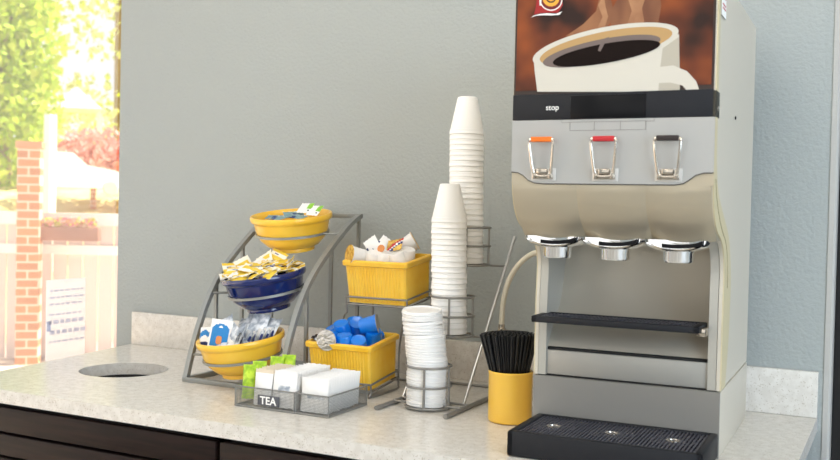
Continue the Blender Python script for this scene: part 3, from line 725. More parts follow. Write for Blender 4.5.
# beige edge strip wrapping the front of each side
gray = [(.053, .123), (.083, .20), (.094, .30), (.080, .352), (.044, .400), (-.040, .442), (-.092, .471), (-.122, .51), (-.128, .56), (-.128, .84)]
Q = smooth_pts([(0, a, b) for a, b in gray], 3)
def q_at(z):
    for a, b in zip(Q, Q[1:]):
        if a.z <= z <= b.z: return a.y + (b.y - a.y) * (z - a.z) / max(1e-6, b.z - a.z)
    return Q[0].y if z < Q[0].z else Q[-1].y
for x, dx in ((-.0015, .0022), (X0 - .0007, .0022)):
    g = G(); n_ = len(P); QQ = [V((0, q_at(p.z), p.z)) for p in P]
    for i in range(n_ - 1):
        a, b, c, d_ = P[i], P[i + 1], QQ[i + 1], QQ[i]
        vs = [g.bm.verts.new((x + dx * t_, p.y, p.z)) for t_ in (0, 1) for p in (a, b, c, d_)]
        g.bm.faces.new(vs[:4][::-1]); g.bm.faces.new(vs[4:])
        for k in range(4): g.bm.faces.new((vs[k], vs[(k + 1) % 4], vs[4 + (k + 1) % 4], vs[4 + k]))
    bmesh.ops.remove_doubles(g.bm, verts=g.bm.verts[:], dist=1e-5)
    g.build('edge_trim', M['beige'], cm)
    if x > -.1:      # thin groove line inside the trim
        g = G(); pts = [V((x + dx + .0004, (p.y * .55 + q.y * .45), p.z)) for p, q in zip(P, QQ) if .29 < p.z < .52]
        g.bar(pts, .0008, .0014, (1, 0, 0)); g.build('trim_groove', mat('tan_groove', lin('9a8a68'), .6), cm)
# columns (front strips) and rear housing
CW = .022
colm = mat('silver_column_strip', lin('bbb7ac'), .42, .35)
for x0 in (X0 + .008, -CW - .0015):
    g = G(); w_ = CW - .008
    pts = [p for p in P if p.z < .40]
    g.prism([V((x0, p.y + .0005, p.z)) for p in pts] + [V((x0, .13, pts[-1].z)), V((x0, .13, .122))], (w_ + .001, 0, 0)); g.build('front_column', colm, cm)
cav = smooth_pts([(0, .118, .40), (0, .116, .34), (0, .10, .28), (0, .07, .235), (0, .03, .20), (0, .012, .176)], 5)
g = G(); g.prism([V((X0 + CW, p.y, p.z)) for p in cav] + [V((X0 + CW, .135, .176)), V((X0 + CW, .135, .40))], (W - 2 * CW, 0, 0)); g.build('cavity_back', M['cavity'], cm)
g = G(); g.box(X0 + .008, -.0078, .14, back, .124, .838); g.build('rear_housing', M['steelside'], cm)
G().box(X0 + .008, -.0078, -.13, .14, .50, .838).build('head_housing', M['steelside'], cm)
G().box(X0 + CW + .001, -CW - .001, .004, .13, .1235, .1700, bev=.001).build('lower_drawer', mat('grey_drawer_front', lin('a5a29a'), .42, .4), cm)
G().box(X0 + CW, -CW, .010, .13, .1700, .1745).build('drawer_gap', M['black_gap'], cm)
# base
g = G(); g.box(X0, 0, .004, .402, 0, .1195, bev=.001); g.build('base', M['steelside'], cm)
G().box(X0, -.0005, 0, .004, .0005, .1195).build('base_front_plate', mat('grey_base_panel', lin('96938d'), .42, .5), cm)
G().box(X0 + .006, -.006, .006, .398, .1195, .1222).build('base_gap', M['black_gap'], cm)
# head: three bays
bays = [(X0 + .002, X0 + .119), (X0 + .119, -.111), (-.111, -.002)]
bprof = smooth_pts([(0, -.1535, .486), (0, -.1530, .470), (0, -.146, .447), (0, -.128, .423), (0, -.104, .404), (0, -.09, .392)], 6)
for i, (a, b) in enumerate(bays):
    g = G(); nx = 16; rows = []
    for j, p in enumerate(bprof):
        s_ = j / (len(bprof) - 1); row = []
        for k in range(nx + 1):
            u = k / nx; sc2 = .010 * s_ * (4 * u * (1 - u)) ** .7
            drop = (-.006 * (1 - (2 * u - 1) ** 2)) * s_ ** 3
            row.append(g.bm.verts.new((a + (b - a) * u, p.y - sc2 + .010 * s_, p.z + drop)))
        rows.append(row)
    for r0, r1 in zip(rows, rows[1:]):
        for k in range(nx):
            f = g.bm.faces.new((r0[k], r0[k + 1], r1[k + 1], r1[k])); f.smooth = True
    # inner returns so the shell has depth
    tb = [g.bm.verts.new((v.co.x, -.02, v.co.z)) for v in rows[0]]; bb = [g.bm.verts.new((v.co.x, -.02, v.co.z)) for v in rows[-1]]
    for k in range(nx):
        g.bm.faces.new((rows[0][k], tb[k], tb[k + 1], rows[0][k + 1])); g.bm.faces.new((rows[-1][k], rows[-1][k + 1], bb[k + 1], bb[k])); g.bm.faces.new((tb[k], bb[k], bb[k + 1], tb[k + 1]))
    for c_, sd in ((0, 0), (nx, 1)):
        L = [r_[c_] for r_ in rows] + [bb[c_], tb[c_]]; g.bm.faces.new(L)
    g.build('dispenser_bay', M['steel'], cm, ang=40)
# upper silver front with the curved lower edge
pl = [(X0 + .0, .597), (X0, .5065), (X0 + .012, .5055), (X0 + .022, .501), (X0 + .032, .492), (X0 + .043, .4875), (X0 + .06, .4862), (-.062, .4862), (-.048, .4885), (-.038, .495), (-.028, .5025), (-.016, .506), (0, .5065), (0, .597)]
g = G(); g.prism([V((x, -.1565, z)) for x, z in pl], (0, .03, 0)); g.build('upper_front_panel', M['silver'], cm)
pl2 = [(X0 + .0, .5057), (X0 + .012, .5047), (X0 + .022, .5002), (X0 + .032, .4912), (X0 + .043, .4867), (X0 + .06, .4852), (-.062, .4852), (-.048, .4877), (-.038, .4942), (-.028, .5017), (-.016, .505), (0, .5057)]
g = G(); g.bar([V((x, -.1548, z)) for x, z in pl2], .002, .002, (0, 1, 0)); g.build('panel_seam', mat('dark_seam', lin('55514a'), .6), cm)
for (xa, xb) in ((X0, X0 + .045), (-.05, 0)): G().box(xa, xb, -.1535, -.12, .484, .504).build('bay_shoulder', M['steel'], cm)
# black bar, display, lettering
g = G(); g.box(X0, -.0035, -.157, -.12, .5975, .6425, bev=.001); g.build('control_bar', M['black'], cm)
g = G(); g.box(-.243, -.112, -.1577, -.150, .5985, .6385, bev=.0008); g.build('display', M['blackgloss'], cm)
g = G(); text_into(g, 'stop', .0135, Matrix.Translation((-.2755, -.1574, .6185)) @ FACE_FRONT, 0, bold=.0001); g.build('lettering', M['white'], cm)
g = G(); g.box(-.0035, .0012, -.157, -.118, .5975, .640, 0); g.tube([(.0012, -.140, .612), (.0025, -.140, .612)], .004, 12, mi=1)
g.build('side_latch', [mat('dark_latch', lin('3a382f'), .4, .4), M['nickel']], cm)
gm = mat('engraved_line', lin('7f7c77'), .6)
g = G(); Yp = -.1568
def ln(a, b, w_=.0007): g.bar([V((a[0], Yp, a[1])), V((b[0], Yp, b[1]))], .0006, w_, (0, 1, 0))
for a, b in (((-.258, .592), (-.243, .592)), ((-.243, .592), (-.243, .5865)), ((-.112, .5865), (-.112, .592)), ((-.112, .592), (-.098, .592)),
             ((-.243, .5925), (-.112, .5925)), ((-.243, .578), (-.112, .578)), ((-.243, .5925), (-.243, .578)), ((-.2, .5925), (-.2, .578)), ((-.155, .5925), (-.155, .578)), ((-.112, .5925), (-.112, .578)), ((-.258, .592), (-.258, .597)), ((-.098, .592), (-.098, .597))): ln(a, b)
g.build('engraved_panel_lines', gm, cm)
# three pull handles
for hx, mm, lb in ((-.289, 'orange', 'orange'), (-.179, 'red', 'red'), (-.072, 'brownblk', 'black')):
    hd = bpy.data.objects.new('pull_handle', None); COL.objects.link(hd); hd.parent = cm; hd.location = (hx, -.1565, 0); hd.empty_display_size = .02
    hd['label'] = 'chrome pull handle with a %s cap' % lb
    g = G(); g.box(-.0225, .0225, -.0015, .001, .4905, .5125, bev=.0008); g.build('backplate', mat('pale_backplate', lin('cfccc6'), .35, .3), hd)
    g = G(); g.box(-.0185, .0185, -.007, -.0015, .4935, .502, bev=.001); g.box(-.010, .010, -.012, -.006, .502, .512, bev=.002); g.box(-.0175, -.012, -.011, -.001, .494, .511, bev=.001); g.box(.012, .0175, -.011, -.001, .494, .511, bev=.001); g.build('hinge_block', M['nickel'], hd)
    Pts = [(-.0215, -.016, .560), (-.0215, -.018, .552), (-.0175, -.012, .515), (-.0145, -.009, .503), (-.008, -.009, .499), (.008, -.009, .499), (.0145, -.009, .503), (.0175, -.012, .515), (.0215, -.018, .552), (.0215, -.016, .560)]
    g = G(); g.tube(smooth_pts(Pts, 3), .0026, 10); g.tube([(-.0215, -.016, .561), (.0215, -.016, .561)], .0032, 10); g.build('loop', M['nickel'], hd)
    g = G(); g.box(-.0185, .0185, -.0215, -.0105, .5575, .5665, bev=.0018); g.build('grip_cap', M[mm], hd)
# chrome lips and nozzles
for i, hx in enumerate((-.290, -.181, -.070)):
    hw = .056 if i else .054
    top_ = [(hx - hw, .394), (hx + hw, .394)]
    arcp = [(hx + hw * cos(t_), .392 - .021 * sin(t_) ** .8) for t_ in [pi * k / 20 for k in range(21)]]
    sp_ = bpy.data.objects.new('spout', None); COL.objects.link(sp_); sp_.parent = cm; sp_.location = (hx, -.06, .37); sp_.empty_display_size = .02
    g = G()
    rows = []
    for (yy, sc2) in ((-.092, .80), (-.095, .92), (-.088, 1.0), (-.06, 1.04), (-.0, 1.04)):
        rows.append([g.bm.verts.new((hx + (x_ - hx) * min(1, sc2), yy, .396 - (.396 - z_) * sc2)) for x_, z_ in arcp])
    for r0, r1 in zip(rows, rows[1:]):
        for k in range(20): f = g.bm.faces.new((r0[k], r0[k + 1], r1[k + 1], r1[k])); f.smooth = True
    g.bm.faces.new(rows[0][::-1]); g.bm.faces.new(rows[-1])
    for r0, r1 in zip(rows, rows[1:]): g.bm.faces.new((r0[0], r1[0], r1[-1], r0[-1]))
    g.xf(Matrix.Translation((-hx, .06, -.37))); g.build('chrome_lip', M['chrome'], sp_)
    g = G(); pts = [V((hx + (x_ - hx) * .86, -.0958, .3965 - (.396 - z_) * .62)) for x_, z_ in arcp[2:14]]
    g.sweep(pts, [(-.0035, -.0012), (.0035, -.0012), (.0035, .0012), (-.0035, .0012)], upv=(0, 0, 1)) ; g.xf(Matrix.Translation((-hx, .06, -.37))); g.build('dark_reflection_band', M['blackgloss'], sp_)  # black strip modelled in place of the dark reflection on the chrome lip
    G().lathe([(0, -.0195), (.018, -.0195), (.0245, -.019), (.0262, -.0165), (.0262, -.002), (.0275, .0), (.0275, .006), (0, .006)], 40).build('nozzle', M['chrome'], sp_, loc=(0, 0, .001))
# cup shelf
sh = bpy.data.objects.new('cup_shelf', None); COL.objects.link(sh); sh.parent = cm; sh.location = (0, 0, .229)
g = G(); a, b, c, d_ = X0 + .012, -.030, -.062, .028
for (x0, x1, y0, y1) in ((a, b, c, c + .008), (a, b, d_ - .008, d_), (a, a + .012, c, d_), (b - .012, b, c, d_)): g.box(x0, x1, y0, y1, 0, .012, bev=.002)
g.box(a + .01, b - .01, c + .006, d_ - .006, .001, .005); g.build('shelf_frame', M['black'], sh)
g = G(); nb = 40
for k in range(nb):
    x = a + .014 + (b - a - .028) * k / (nb - 1); g.box(x - .0018, x + .0018, c + .007, d_ - .007, .006, .0105)
for k in range(3): y = c + .022 + k * .022; g.box(a + .01, b - .01, y - .0015, y + .0015, .006, .0108)
for hx in (-.285, -.181, -.078): g.lathe([(.006, .0108), (.013, .0108), (.013, .0122), (.006, .0122), (.006, .0108)], 24, Matrix.Translation((hx, -.015, 0)))
g.build('shelf_grate', M['blackmat'], sh)
g = G(); g.box(b - .001, -.0205, c + .01, c + .04, -.006, .008, bev=.002); g.tube([(b - .008, c + .02, .001), (-.021, c + .02, .001)], .0065, 14); g.build('shelf_bracket', M['nickel'], sh)
# drip tray
dt = bpy.data.objects.new('drip_tray', None); COL.objects.link(dt); dt.parent = cm; dt.location = (-.170, -.085, 0)
a, b, c, d_, h = -.170, .168, -.088, .084, .046
g = G(); g.prism([V((a + .004, c + .004, .003)), V((b - .004, c + .004, .003)), V((b - .004, d_, .003)), V((a + .004, d_, .003))], (0, 0, .025))
for (x0, x1, y0, y1) in ((a, b, c, c + .014), (a, b, d_ - .006, d_), (a, a + .014, c, d_), (b - .014, b, c, d_)): g.box(x0, x1, y0, y1, .001, h, bev=.004)
g.build('tray_body', M['black'], dt)
g = G(); nb = 46
for k in range(nb):
    x = a + .017 + (b - a - .034) * k / (nb - 1); g.box(x - .0017, x + .0017, c + .013, d_ - .005, .032, .0425)
for k in range(4): y = c + .035 + k * .034; g.box(a + .012, b - .012, y - .0012, y + .0012, .034, .0412)
for hx in (-.112, -.004, .104):
    for r_ in (.016, .026, .036): g.lathe([(r_, .034), (r_ + .0022, .034), (r_ + .0022, .0422), (r_, .0422), (r_, .034)], 36, Matrix.Translation((hx, .004, 0)))
g.build('tray_grate', M['blackmat'], dt)
for hx in (-.112, -.004, .104): G().lathe([(.0075, .040), (.0125, .040), (.0125, .0432), (.0085, .0435), (.0075, .040)], 32).build('drain_ring', M['nickel'], dt, loc=(hx, .004, 0))

# picture panel. (px, py) is only the picture's own drawing grid mapped on the flat sign
def pm(px, py, dy=0):
    x = -1.23651173 + 1.72634211e-3 * px + 4.54050689e-5 * py - 3.69616183e-10 * px * py
    z = .876586652 - 1.24707154e-4 * px - 2.17001247e-3 * py + 7.59356908e-7 * px * py
    return V((x, -.1545 - dy, z))
pic = mat('printed_brown_backdrop', lin('6b3a26'), .6, 0, Specular_IOR_Level=.2); n = pic.node_tree; b_ = n.nodes['Principled BSDF']
t = n.nodes.new('ShaderNodeTexCoord'); x_ = n.nodes.new('ShaderNodeTexNoise'); x_.inputs['Scale'].default_value = 11; x_.inputs['Detail'].default_value = 2; r_ = n.nodes.new('ShaderNodeValToRGB')
n.links.new(t.outputs['Object'], x_.inputs['Vector']); n.links.new(x_.outputs[0], r_.inputs[0]); n.links.new(r_.outputs[0], b_.inputs['Base Color'])
e = r_.color_ramp.elements; e[0].position = .34; e[0].color = (*lin('33241f'), 1); e[1].position = .68; e[1].color = (*lin('96502a'), 1)
ee = r_.color_ramp.elements.new(.5); ee.color = (*lin('6e3a26'), 1)
mcup = mat('printed_white_mug', lin('cfc9bb'), .6); mcup2 = mat('printed_mug_shade', lin('b5ad9c'), .6); mcof = mat('printed_black_coffee', lin('1b120f'), .7, 0, Specular_IOR_Level=.1)
mfoam = mat('printed_tan_froth', lin('b8935f'), .6); mcof2 = mat('printed_coffee_sheen', lin('7a6c66'), .7, 0, Specular_IOR_Level=.1); msteam = mat('printed_steam', lin('a97650'), .6); noise_mix(msteam, 18, lin('8a5638'), lin('b98a62'), .3, .7); msteam2 = mat('printed_thick_steam', lin('93603c'), .6); noise_mix(msteam2, 14, lin('70422a'), lin('a06c46'), .3, .7, 2, (1.5, 1, .6))
g = G(); g.box(X0 + .0, -.0035, -.1530, -.12, .643, .84)
g.build('sign_frame', mat('dark_brown_frame', lin('3b2c26'), .5), cm)
g = G(); mats_ = [pic, mcup, mcup2, mcof, mfoam, mcof2, msteam, msteam2]
zt = .838
g.poly([V((X0 + .004, -.1545, .650)), V((-.0075, -.1545, .650)), V((-.0075, -.1545, zt)), V((X0 + .004, -.1545, zt))], 0)
lay = [0]
def shape(pts, mi):
    lay[0] += .00012; q = [pm(px, py, lay[0]) for px, py in pts]
    f = g.bm.faces.new([g.bm.verts.new(v) for v in q]); f.material_index = mi; f.smooth = False
def c2(px, py): return (500 + px / 3.5, py / 3.5)
def ellp(cx, cy, a_, b_, rot, n=48, t0=0, t1=2 * pi):
    return [(cx + a_ * cos(t0 + (t1 - t0) * k / n) * cos(rot) - b_ * sin(t0 + (t1 - t0) * k / n) * sin(rot), cy + a_ * cos(t0 + (t1 - t0) * k / n) * sin(rot) + b_ * sin(t0 + (t1 - t0) * k / n) * cos(rot)) for k in range(n)]
shape([c2(*p) for p in ((235, 128), (300, 85), (345, 40), (360, -20), (385, -40), (400, 10), (410, 60), (370, 115), (300, 130))], 7)
shape([c2(*p) for p in ((400, 105), (390, 50), (420, 0), (425, -40), (560, -40), (570, 20), (560, 80), (540, 120), (450, 125))], 7)
shape([c2(*p) for p in ((345, 110), (368, 60), (352, 20), (372, -20), (378, 20), (388, 60), (372, 105))], 6)
shape([c2(*p) for p in ((450, 100), (470, 40), (455, -10), (490, -40), (520, -20), (505, 30), (515, 90))], 6)
# mug body
body = [(118, 210), (132, 322), (697, 322), (650, 322), (633, 200), (627, 110)]
shape([c2(*p) for p in ((117, 205), (121, 250), (131, 322), (632, 322), (631, 240), (629, 120), (560, 150), (400, 200), (250, 220), (160, 225))], 1)
shape([c2(*p) for p in ((560, 322), (566, 240), (575, 170), (629, 130), (631, 240), (632, 322))], 2)
shape([c2(*p) for p in ((540, 262), (560, 236), (610, 230), (655, 250), (685, 285), (697, 322), (658, 322), (640, 300), (600, 290), (560, 292))], 1)
er = R(-11.5)
shape([c2(*p) for p in ellp(371, 160, 262, 62, er)], 1)
shape([c2(*p) for p in ellp(374, 163, 238, 50, er)], 4)
shape([c2(*p) for p in ellp(360, 180, 212, 40, er)], 5)
shape([c2(*p) for p in ellp(378, 188, 192, 34, R(-10))], 3)
shape([c2(*p) for p in ((352, 178), (366, 140), (392, 130), (378, 150), (360, 182))], 5)
g.build('coffee_picture', mats_, cm, ang=10)
# emblem on the picture
g = G(); lay = [.0016]
def shp2(pts, mi):
    lay[0] += .00012; f = g.bm.faces.new([g.bm.verts.new(pm(px, py, lay[0])) for px, py in pts]); f.material_index = mi
def c3(px, py): return (515 + px / 9.88, py / 9.88)
shp2([c3(*p) for p in ((205, -60), (215, 20), (205, 90), (188, 150), (260, 135), (340, 130), (440, 132), (490, 60), (480, -60))], 0)
shp2([c3(*p) for p in ellp(368, 0, 118, 112, 0)], 1)
shp2([c3(*p) for p in ellp(368, 0, 108, 100, 0)], 2)
shp2([c3(*p) for p in ellp(368, -5, 85, 74, 0)], 3)
shp2([c3(*p) for p in ellp(368, -8, 50, 42, 0)], 4)
shp2([c3(*p) for p in ellp(368, -8, 34, 28, 0)], 3)
shp2([c3(*p) for p in ((155, 178), (190, 158), (260, 142), (330, 136), (420, 142), (485, 118), (455, 152), (380, 158), (280, 156), (215, 160))], 1)
for px in (255, 264): shp2([c3(*p) for p in ((px - 8, -30), (px + 6, -28), (px + 4, 62), (px - 6, 60))], 1)
g.build('red_gold_emblem', [mat('emblem_red', lin('a01b1c'), .5), M['white'], mat('dark_red_print', lin('6c1214'), .4), mat('gold_print', lin('e8a83a'), .4), M['brownblk']], cm)
# safety sticker on the right side
g = G(); g.box(0.0, .0014, -.118, -.074, .770, .84, 0); 
for z in (.830, .824, .8, .806, .788, .782): g.box(.0010, .0018, -.114, -.080, z, z + .0025, 1)
g.build('side_sticker', [M['white'], M['red']], cm)
G().lathe([(0, 0), (.003, 0), (.003, .0022), (0, .0022)], 16, Matrix.Rotation(pi / 2, 4, 'Y')).build('side_screw', M['black'], cm, loc=(-.0010, .098, .619))

# hose
hs = thing('water_hose', 'beige flexible hose arching from the machine down behind the straws', 'hose', (-.05, -.22, 0))
P = smooth_pts([(.129, -.22, .335), (.06, -.22, .348), (.027, -.22, .344), (.004, -.22, .334), (-.02, -.22, .311), (-.04, -.22, .277), (-.052, -.22, .233), (-.055, -.22, .19), (-.055, -.22, .168)], 5)
G().tube(P, .0062, 14).xf(Matrix.Translation((.05, .22, 0))).build('tube', M['hose'], hs)
g = G(); g.lathe([(0, .150), (.007, .150), (.007, .156), (.0095, .157), (.0095, .168), (.0075, .169), (.0075, .176), (.0062, .177), (0, .177)], 20, Matrix.Translation((-.055, -.22, 0)))
g.tube([(-.055, -.22, .163), (-.038, -.226, .163)], .003, 8)
g.xf(Matrix.Translation((.05, .22, 0))); g.build('metal_fitting', M['nickel'], hs)
g = G(); g.tube(smooth_pts([(-.055, -.22, .150), (-.055, -.22, .08), (-.055, -.22, .02), (-.055, -.22, .0065)], 4), .0055, 12)
g.xf(Matrix.Translation((.05, .22, 0))); g.build('lower_tube', M['hose'], hs)

# ------------------------------------------------------------------ poster on the window
g = G(); g.box(-1.4580, -1.4560, -.262, -.112, -.06, .205, 0)
rp = random.Random(3)
for i, z in enumerate((.17, .15, .13, .10, .075, .045, .02)):
    y = -.25
    while y < -.13:
        l = rp.uniform(.008, .022); g.box(-1.4561, -1.4554, y, y + l, z, z + (.012 if i in (4, 5) else .006), 1); y += l + .006
g.box(-1.4561, -1.4554, -.259, -.245, .055, .085, 2)
thinp = mat('thin_backlit_paper', (.9, .9, .92), .7); n = thinp.node_tree; tl = n.nodes.new('ShaderNodeBsdfTranslucent'); tl.inputs[0].default_value = (.97, .94, .93, 1); mx = n.nodes.new('ShaderNodeMixShader'); mx.inputs[0].default_value = .8
n.links.new(n.nodes['Principled BSDF'].outputs[0], mx.inputs[1]); n.links.new(tl.outputs[0], mx.inputs[2]); n.links.new(mx.outputs[0], n.nodes['Material Output'].inputs[0])
tag(g.build('window_notice', [thinp, mat('faint_lilac_ink', lin('e4e0f0'), .6), mat('pale_blue_ink', lin('bcc4e4'), .6)]), 'white paper notice with faint lilac writing taped outside the window', 'notice')

# ------------------------------------------------------------------ outdoors
GR = -1.1
def noisy(name, c1, c2, s, p0=.4, p1=.6, r=.9):
    m = mat(name, c1, r); noise_mix(m, s, c1, c2, p0, p1); return m
gd = G(); gd.box(-60, -1.6, -30, 12.0, GR - .1, GR); gd.box(-60, 40, .2, 60, GR - .12, GR - .02)
struct(gd.build('ground', noisy('pale_paving', lin('cdb9a8'), lin('ddcab8'), .8)))
bk = G(); dirv = V((-.78, .62, 0)); sd = V((.62, .78, 0))
def outp(dist, side, z): q = V((.757, -2.266, 0)) + dirv * dist + sd * side; return V((q.x, q.y, z))
NB, NS = 12, 14
rows = []
for i in range(NB + 1):
    d0 = 11 + i * 1.2; row = []
    for j in range(NS + 1):
        row.append(bk.bm.verts.new(outp(d0, -14 + 28 * j / NS, GR + 2.35 * (1 - (1 - i / NB) ** 1.6) + .04 * sin(i * 2.1 + j))))
    rows.append(row)
for a_, b2 in zip(rows, rows[1:]):
    for j in range(NS): f = bk.bm.faces.new((a_[j], a_[j + 1], b2[j + 1], b2[j])); f.smooth = True
struct(bk.build('grass_bank', noisy('dry_yellow_grass', lin('c9b36a'), lin('d8c98a'), 2)))
# brick pillar
bm2 = mat('brickwork', lin('b06a44'), .85); n = bm2.node_tree; b_ = n.nodes['Principled BSDF']; t = n.nodes.new('ShaderNodeTexCoord'); br = n.nodes.new('ShaderNodeTexBrick')
mp = n.nodes.new('ShaderNodeMapping'); mp.inputs['Rotation'].default_value = (pi / 2, 0, 0); n.links.new(t.outputs['Object'], mp.inputs[0]); n.links.new(mp.outputs[0], br.inputs['Vector'])
br.inputs['Scale'].default_value = 1; br.inputs['Brick Width'].default_value = .2; br.inputs['Row Height'].default_value = .08; br.inputs['Mortar Size'].default_value = .009
br.inputs['Color1'].default_value = (*lin('d08a5c'), 1); br.inputs['Color2'].default_value = (*lin('b87a58'), 1); br.inputs['Mortar'].default_value = (*lin('e0c8b0'), 1)
n.links.new(br.outputs['Color'], b_.inputs['Base Color'])
bp = thing('brick_pillar', 'narrow brick pillar standing outside the window', 'pillar', (-6.548, 4.141, GR), (0, 0, R(40)))
G().box(-.1, .1, -.1, .1, 0, 2.02).build('shaft', bm2, bp); G().box(-.115, .115, -.115, .115, 2.02, 2.08).build('cap_stone', mat('pillar_cap', lin('c78f6a'), .8), bp)
# lamp
lp = thing('garden_lamp', 'white globe lamp on a short post left of the brick pillar', 'lamp', (-6.93, 3.98, GR))
G().tube([(0, 0, 0), (0, 0, 2.18)], .03, 10).build('post', M['white'], lp)
G().lathe([(0, 2.18), (.05, 2.2), (.085, 2.27), (.09, 2.34), (.06, 2.42), (.03, 2.45), (0, 2.47)], 20).build('globe', M['white'], lp)
# fence
mfence = mat('pale_pink_fence', lin('e6cfc6'), .7)
fn = thing('board_fence', 'pale pinkish vertical board fence with a white rail outside the window', 'fence', (-6.5, 4.5, GR), (0, 0, math.atan2(.507, 1.013)))
g = G(); x = -3.5
while x < 6: g.box(x, x + .135, 0, .02, 0, 1.30); x += .148
g.build('board_panel', mfence, fn)
G().box(-3.5, 6, -.04, -.002, 1.02, 1.11).build('rail', M['white'], fn)
G().box(-3.5, 6, -.03, .05, 1.302, 1.42).build('top_rail', M['white'], fn)
# planter with pink flowers
pt = thing('planter_box', 'dark planter box of pink flowers on the fence', 'planter', (-6.27, 4.44, GR + 1.13), (0, 0, math.atan2(.507, 1.013)))
G().box(-.30, .26, -.14, -.042, .03, .16, bev=.004).build('trough', mat('brown_planter', lin('9a6a5a'), .7), pt)
def leaves(name, mats, parent, blobs, n, size, seed, loc=None):
    rnd = random.Random(seed); g = G()
    for i in range(n):
        c, rr = rnd.choice(blobs)
        d3 = V((rnd.gauss(0, 1), rnd.gauss(0, 1), rnd.gauss(0, 1))).normalized() * (rnd.random() ** .4)
        p = V((c[0] + d3.x * rr[0], c[1] + d3.y * rr[1], c[2] + d3.z * rr[2]))
        a_ = V((rnd.gauss(0, 1), rnd.gauss(0, 1), rnd.gauss(0, 1))).normalized(); b3 = a_.cross(V((rnd.gauss(0, 1), rnd.gauss(0, 1), rnd.gauss(0, 1)))).normalized()
        s_ = size * rnd.uniform(.6, 1.3)
        f = g.bm.faces.new([g.bm.verts.new(p + q) for q in (a_ * s_, b3 * s_ * .6, -a_ * s_, -b3 * s_ * .6)]); f.material_index = rnd.randrange(len(mats)); f.smooth = False
    return g.build(name, mats, parent)
def leafmat(name, c):
    m = mat(name, c, .7); n = m.node_tree; b_ = n.nodes['Principled BSDF']; o = n.nodes['Material Output']
    tl = n.nodes.new('ShaderNodeBsdfTranslucent'); tl.inputs[0].default_value = (*c, 1); mx = n.nodes.new('ShaderNodeMixShader'); mx.inputs[0].default_value = .45
    n.links.new(b_.outputs[0], mx.inputs[1]); n.links.new(tl.outputs[0], mx.inputs[2]); n.links.new(mx.outputs[0], o.inputs[0]); return m
pk = leafmat('pink_petals', lin('d8788a')); gr1 = leafmat('bright_leaf', lin('c6d650')); gr2 = leafmat('mid_leaf', lin('b0cc3c')); gr3 = leafmat('pale_leaf', lin('e2e4a4')); rd = leafmat('red_leaf', lin('dc9a8c')); rd2 = leafmat('rose_leaf', lin('e6b8ac'))
leaves('flowers', [pk, gr1, rd2], pt, [((x, -.09, .20), (.09, .06, .05)) for x in (-.22, -.1, .03, .16)], 500, .02, 3)
# red shrub, pavilion, trees, vehicle, post
sb = thing('red_shrub', 'broad reddish shrub behind the parked van', 'shrub', (-11.6, 9.9, .2))
leaves('foliage', [rd, rd2, rd], sb, [((x * .62, x * .62, .95 + .12 * (k % 2)), (.75, .75, .45)) for k, x in enumerate((-.35, .2, .9, 1.7, 2.5))], 3200, .07, 5)
G().tube([(0, 0, 0), (0, 0, .9)], .05, 8).build('stem', bm2, sb)
def tree(loc, h, blobs, mats, n, size, seed, label, lean=0):
    t_ = thing('tree', label, 'tree', loc, group='trees outside the window')
    G().sweep([(0, 0, 0), (lean * .3, 0, h * .4), (lean, 0, h * .8), (lean * 1.2, .1, h)], circ_sec(.16)).build('trunk', mat('tree_bark', lin('a08a70'), .9), t_)
    leaves('crown', mats, t_, blobs, n, size, seed)
def circ_sec(r): return [(r * cos(2 * pi * i / 8), r * sin(2 * pi * i / 8)) for i in range(8)]
tree((-14.3, 10.3, .2), 8, [((0, 0, z), (1.1, 1.1, 1.6)) for z in (1.6, 3, 4.4, 5.8, 7.2, 8.6)], [gr1, gr2], 14000, .10, 1, 'tall dense bright green tree in the middle of the window')
tree((-19.0, 11.8, .2), 9, [((0, -.5, z), (2.6, 2.6, 1.8)) for z in (2, 4, 6, 8)], [gr1, gr3, gr3], 9000, .13, 2, 'broad pale green tree at the left of the window view')
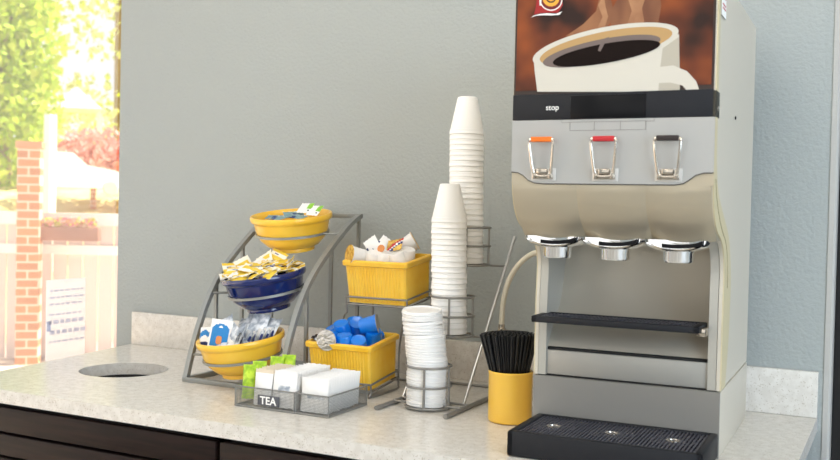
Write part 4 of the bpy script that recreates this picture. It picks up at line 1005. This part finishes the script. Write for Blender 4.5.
tree((-17.5, 16.6, .2), 8, [((0, 0, 5.6), (2.0, 2.0, 2.0)), ((1.6, 1, 3.2), (1.6, 1.6, 1.2)), ((-1, 0, 2.4), (1.8, 1.8, 1.2)), ((1.2, .5, 7.8), (1.6, 1.6, 1))], [gr3, gr1, gr3], 3000, .12, 3, 'thin sparse tree with sky showing through, right of the dense tree')
tree((-17.2, 24.0, .2), 6, [((0, 0, 2.6), (3.4, 3.4, 1.7)), ((2, 2, 4), (1.8, 1.8, 1.2))], [gr1, gr3], 5000, .14, 4, 'low rounded pale tree near the window edge of the wall')
pv = thing('pavilion', 'pavilion with a pale pointed roof among the trees', 'pavilion', (-15.9, 13.6, .9), (0, 0, R(42)))
g = G(); rf = [(-.6, -.6, 1.57), (.6, -.6, 1.57), (.6, .6, 1.57), (-.6, .6, 1.57)]; ap = (0, 0, 2.1)
vs = [g.bm.verts.new(p) for p in rf]; va = g.bm.verts.new(ap)
for k in range(4): g.bm.faces.new((vs[k], vs[(k + 1) % 4], va))
g.bm.faces.new(vs[::-1]); g.build('roof', mat('pale_roof', lin('dccab8'), .7), pv)
for x, y in ((-.5, -.5), (.5, -.5), (.5, .5), (-.5, .5)): G().box(x - .04, x + .04, y - .04, y + .04, 0, 1.57).build('post', M['white'], pv)
vn = thing('parked_car', 'white car parked on the bank, blurred outside the window', 'car', (-9.25, 7.4, .62), (0, 0, R(52)))
g = G(); g.prism([V(p) for p in ((-.75, -.3, 0), (.55, -.3, 0), (.60, -.3, .14), (.38, -.3, .24), (.02, -.3, .30), (-.16, -.3, .46), (-.75, -.3, .48))], (0, .6, 0)); g.build('body', M['white'], vn)
for x in (-.5, .32): G().lathe([(0, -.05), (.09, -.05), (.1, 0), (.09, .05), (0, .05)], 20, Matrix.Translation((x, -.28, .0)) @ Matrix.Rotation(pi / 2, 4, 'X')).build('wheel', mat('grey_tyre', lin('c9c4be'), .7), vn)
tag(G().box(-.055, .055, -.055, .055, 0, 1.95, bev=.008).build('white_post', M['white'], loc=(-8.76, 6.38, -.45)), 'white square post standing just behind the white car', 'post')

# ------------------------------------------------------------------ lift everything to floor level 0
for o in list(SC.objects):
    if o.parent is None: o.location.z += LIFT
